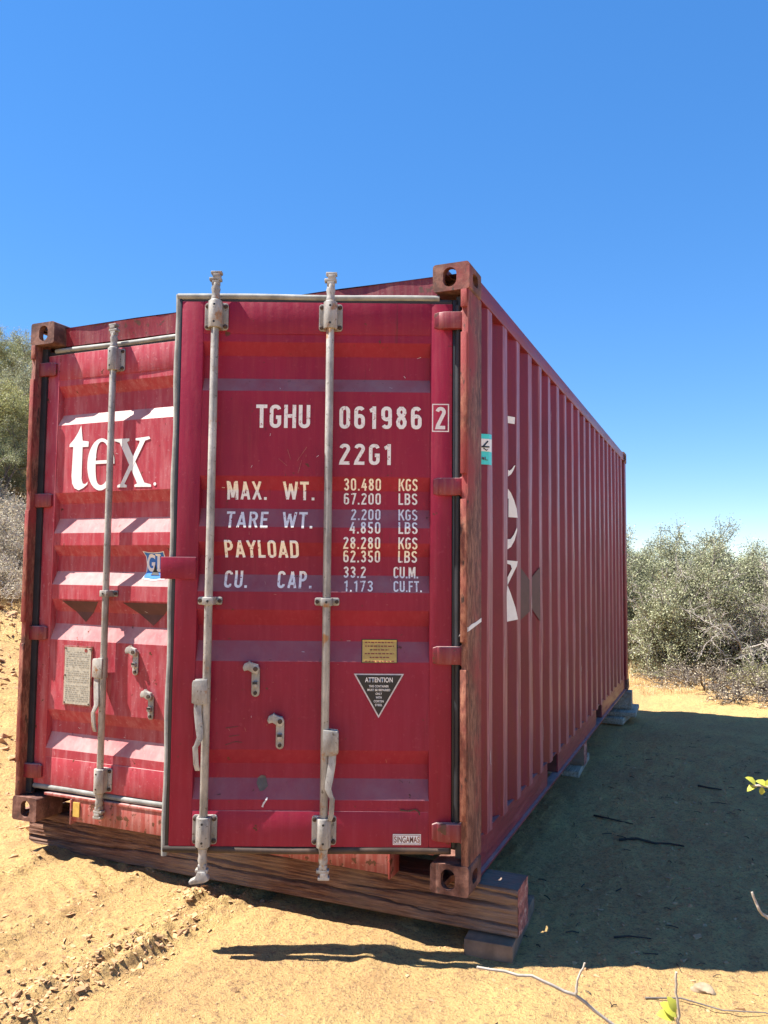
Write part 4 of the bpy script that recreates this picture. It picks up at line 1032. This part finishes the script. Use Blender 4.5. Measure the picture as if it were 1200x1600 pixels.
# ------------------------------------------------------------------ foreground twigs
def leaf_mb(mb, c, d, s_, tilt):
    d = Vector(d).normalized(); sd = d.cross(Vector((.2, -.4, 1))).normalized(); up = sd.cross(d)
    c = Vector(c); pr_ = [(0, 0), (.25, .28), (.55, .36), (.85, .20), (1, 0)]
    mid = [c+d*s_*t+up*s_*(.10*math.sin(t*3)) for t, w_ in pr_]
    Lf = [c+d*s_*t+sd*s_*w_+up*s_*(.10*math.sin(t*3)+w_*.35*tilt) for t, w_ in pr_]; Rt = [c+d*s_*t-sd*s_*w_+up*s_*(.10*math.sin(t*3)+w_*.35*tilt) for t, w_ in pr_]
    n = len(pr_); mb.add(mid+Lf+Rt, [(k, k+1, n+k+1, n+k) for k in range(n-1)]+[(k+1, k, 2*n+k, 2*n+k+1) for k in range(n-1)])
def twig_plant(base, branches, leaves, label):
    e = empty('twig_bush', base); b = Vector(base)
    for pts, r_ in branches:
        mb = MB(); P_ = [Vector(p)-b for p in pts]
        fine = []
        for p, q in zip(P_, P_[1:]):
            for k in range(4): fine.append(p.lerp(q, k/4)+Vector((random.gauss(0, .0012), random.gauss(0, .0012), random.gauss(0, .0012))))
        fine.append(P_[-1])
        mb.tube(fine, [r_*(1-.45*k/(len(fine)-1))*random.uniform(.92, 1.1) for k in range(len(fine))], 8); mb.build('branch', 'twig', e)
    for c, d, s_ in leaves:
        mb = MB(); leaf_mb(mb, Vector(c)-b, d, s_, random.uniform(.5, 1.2)); mb.build('leaf', 'leaf_fresh', e, fix=False)
    return tag(e, label, 'twig bush')
twig_plant((3.42, -1.62, gd(3.42, -1.62)), [([(3.42, -1.62, -.29), (3.36, -1.66, .1), (3.29, -1.70, .43), (3.21, -1.742, .565), (3.15, -1.772, .616), (3.085, -1.80, .645), (3.004, -1.837, .660)], .0036),
    ([(3.15, -1.772, .616), (3.155, -1.772, .640), (3.166, -1.77, .669)], .0024)], [], 'bare pale twig with one side shoot, lowest in the foreground')
twig_plant((3.36, -1.6, gd(3.36, -1.6)), [([(3.36, -1.6, -.29), (3.335, -1.66, .2), (3.312, -1.70, .545), (3.305, -1.705, .575), (3.304, -1.708, .61), (3.303, -1.711, .655)], .0034)],
    [((3.303, -1.704, .580), (-.9, .1, .55), .032), ((3.300, -1.704, .575), (-.9, -.1, .15), .030), ((3.301, -1.706, .588), (-.5, .1, .8), .026)], 'upright pale twig with a few yellow-green leaves in the foreground')
twig_plant((3.62, -1.5, gd(3.62, -1.5)), [([(3.62, -1.5, -.29), (3.56, -1.57, .3), (3.49, -1.635, .66), (3.452, -1.655, .735), (3.428, -1.668, .757), (3.419, -1.672, .786)], .0036),
    ([(3.56, -1.57, .3), (3.53, -1.62, .75), (3.49, -1.66, .935), (3.455, -1.672, .955), (3.424, -1.681, .958)], .0026)],
    [((3.448, -1.673, .956), (-.8, .0, .3), .022), ((3.446, -1.673, .954), (.3, -.2, .9), .018), ((3.428, -1.680, .958), (-.7, .0, .5), .020), ((3.430, -1.680, .957), (-.8, .0, -.5), .018), ((3.437, -1.677, .957), (-.1, .0, -1), .013)], 'leafy twig reaching in from the right edge of the photo')
stick([(3.10, .02, .006), (3.22, .07, .012), (3.36, .05, .012), (3.50, .09, .010), (3.62, .06, .01)], .0035, 'thin reddish twig on the sunlit dirt at the lower right', 'bark')
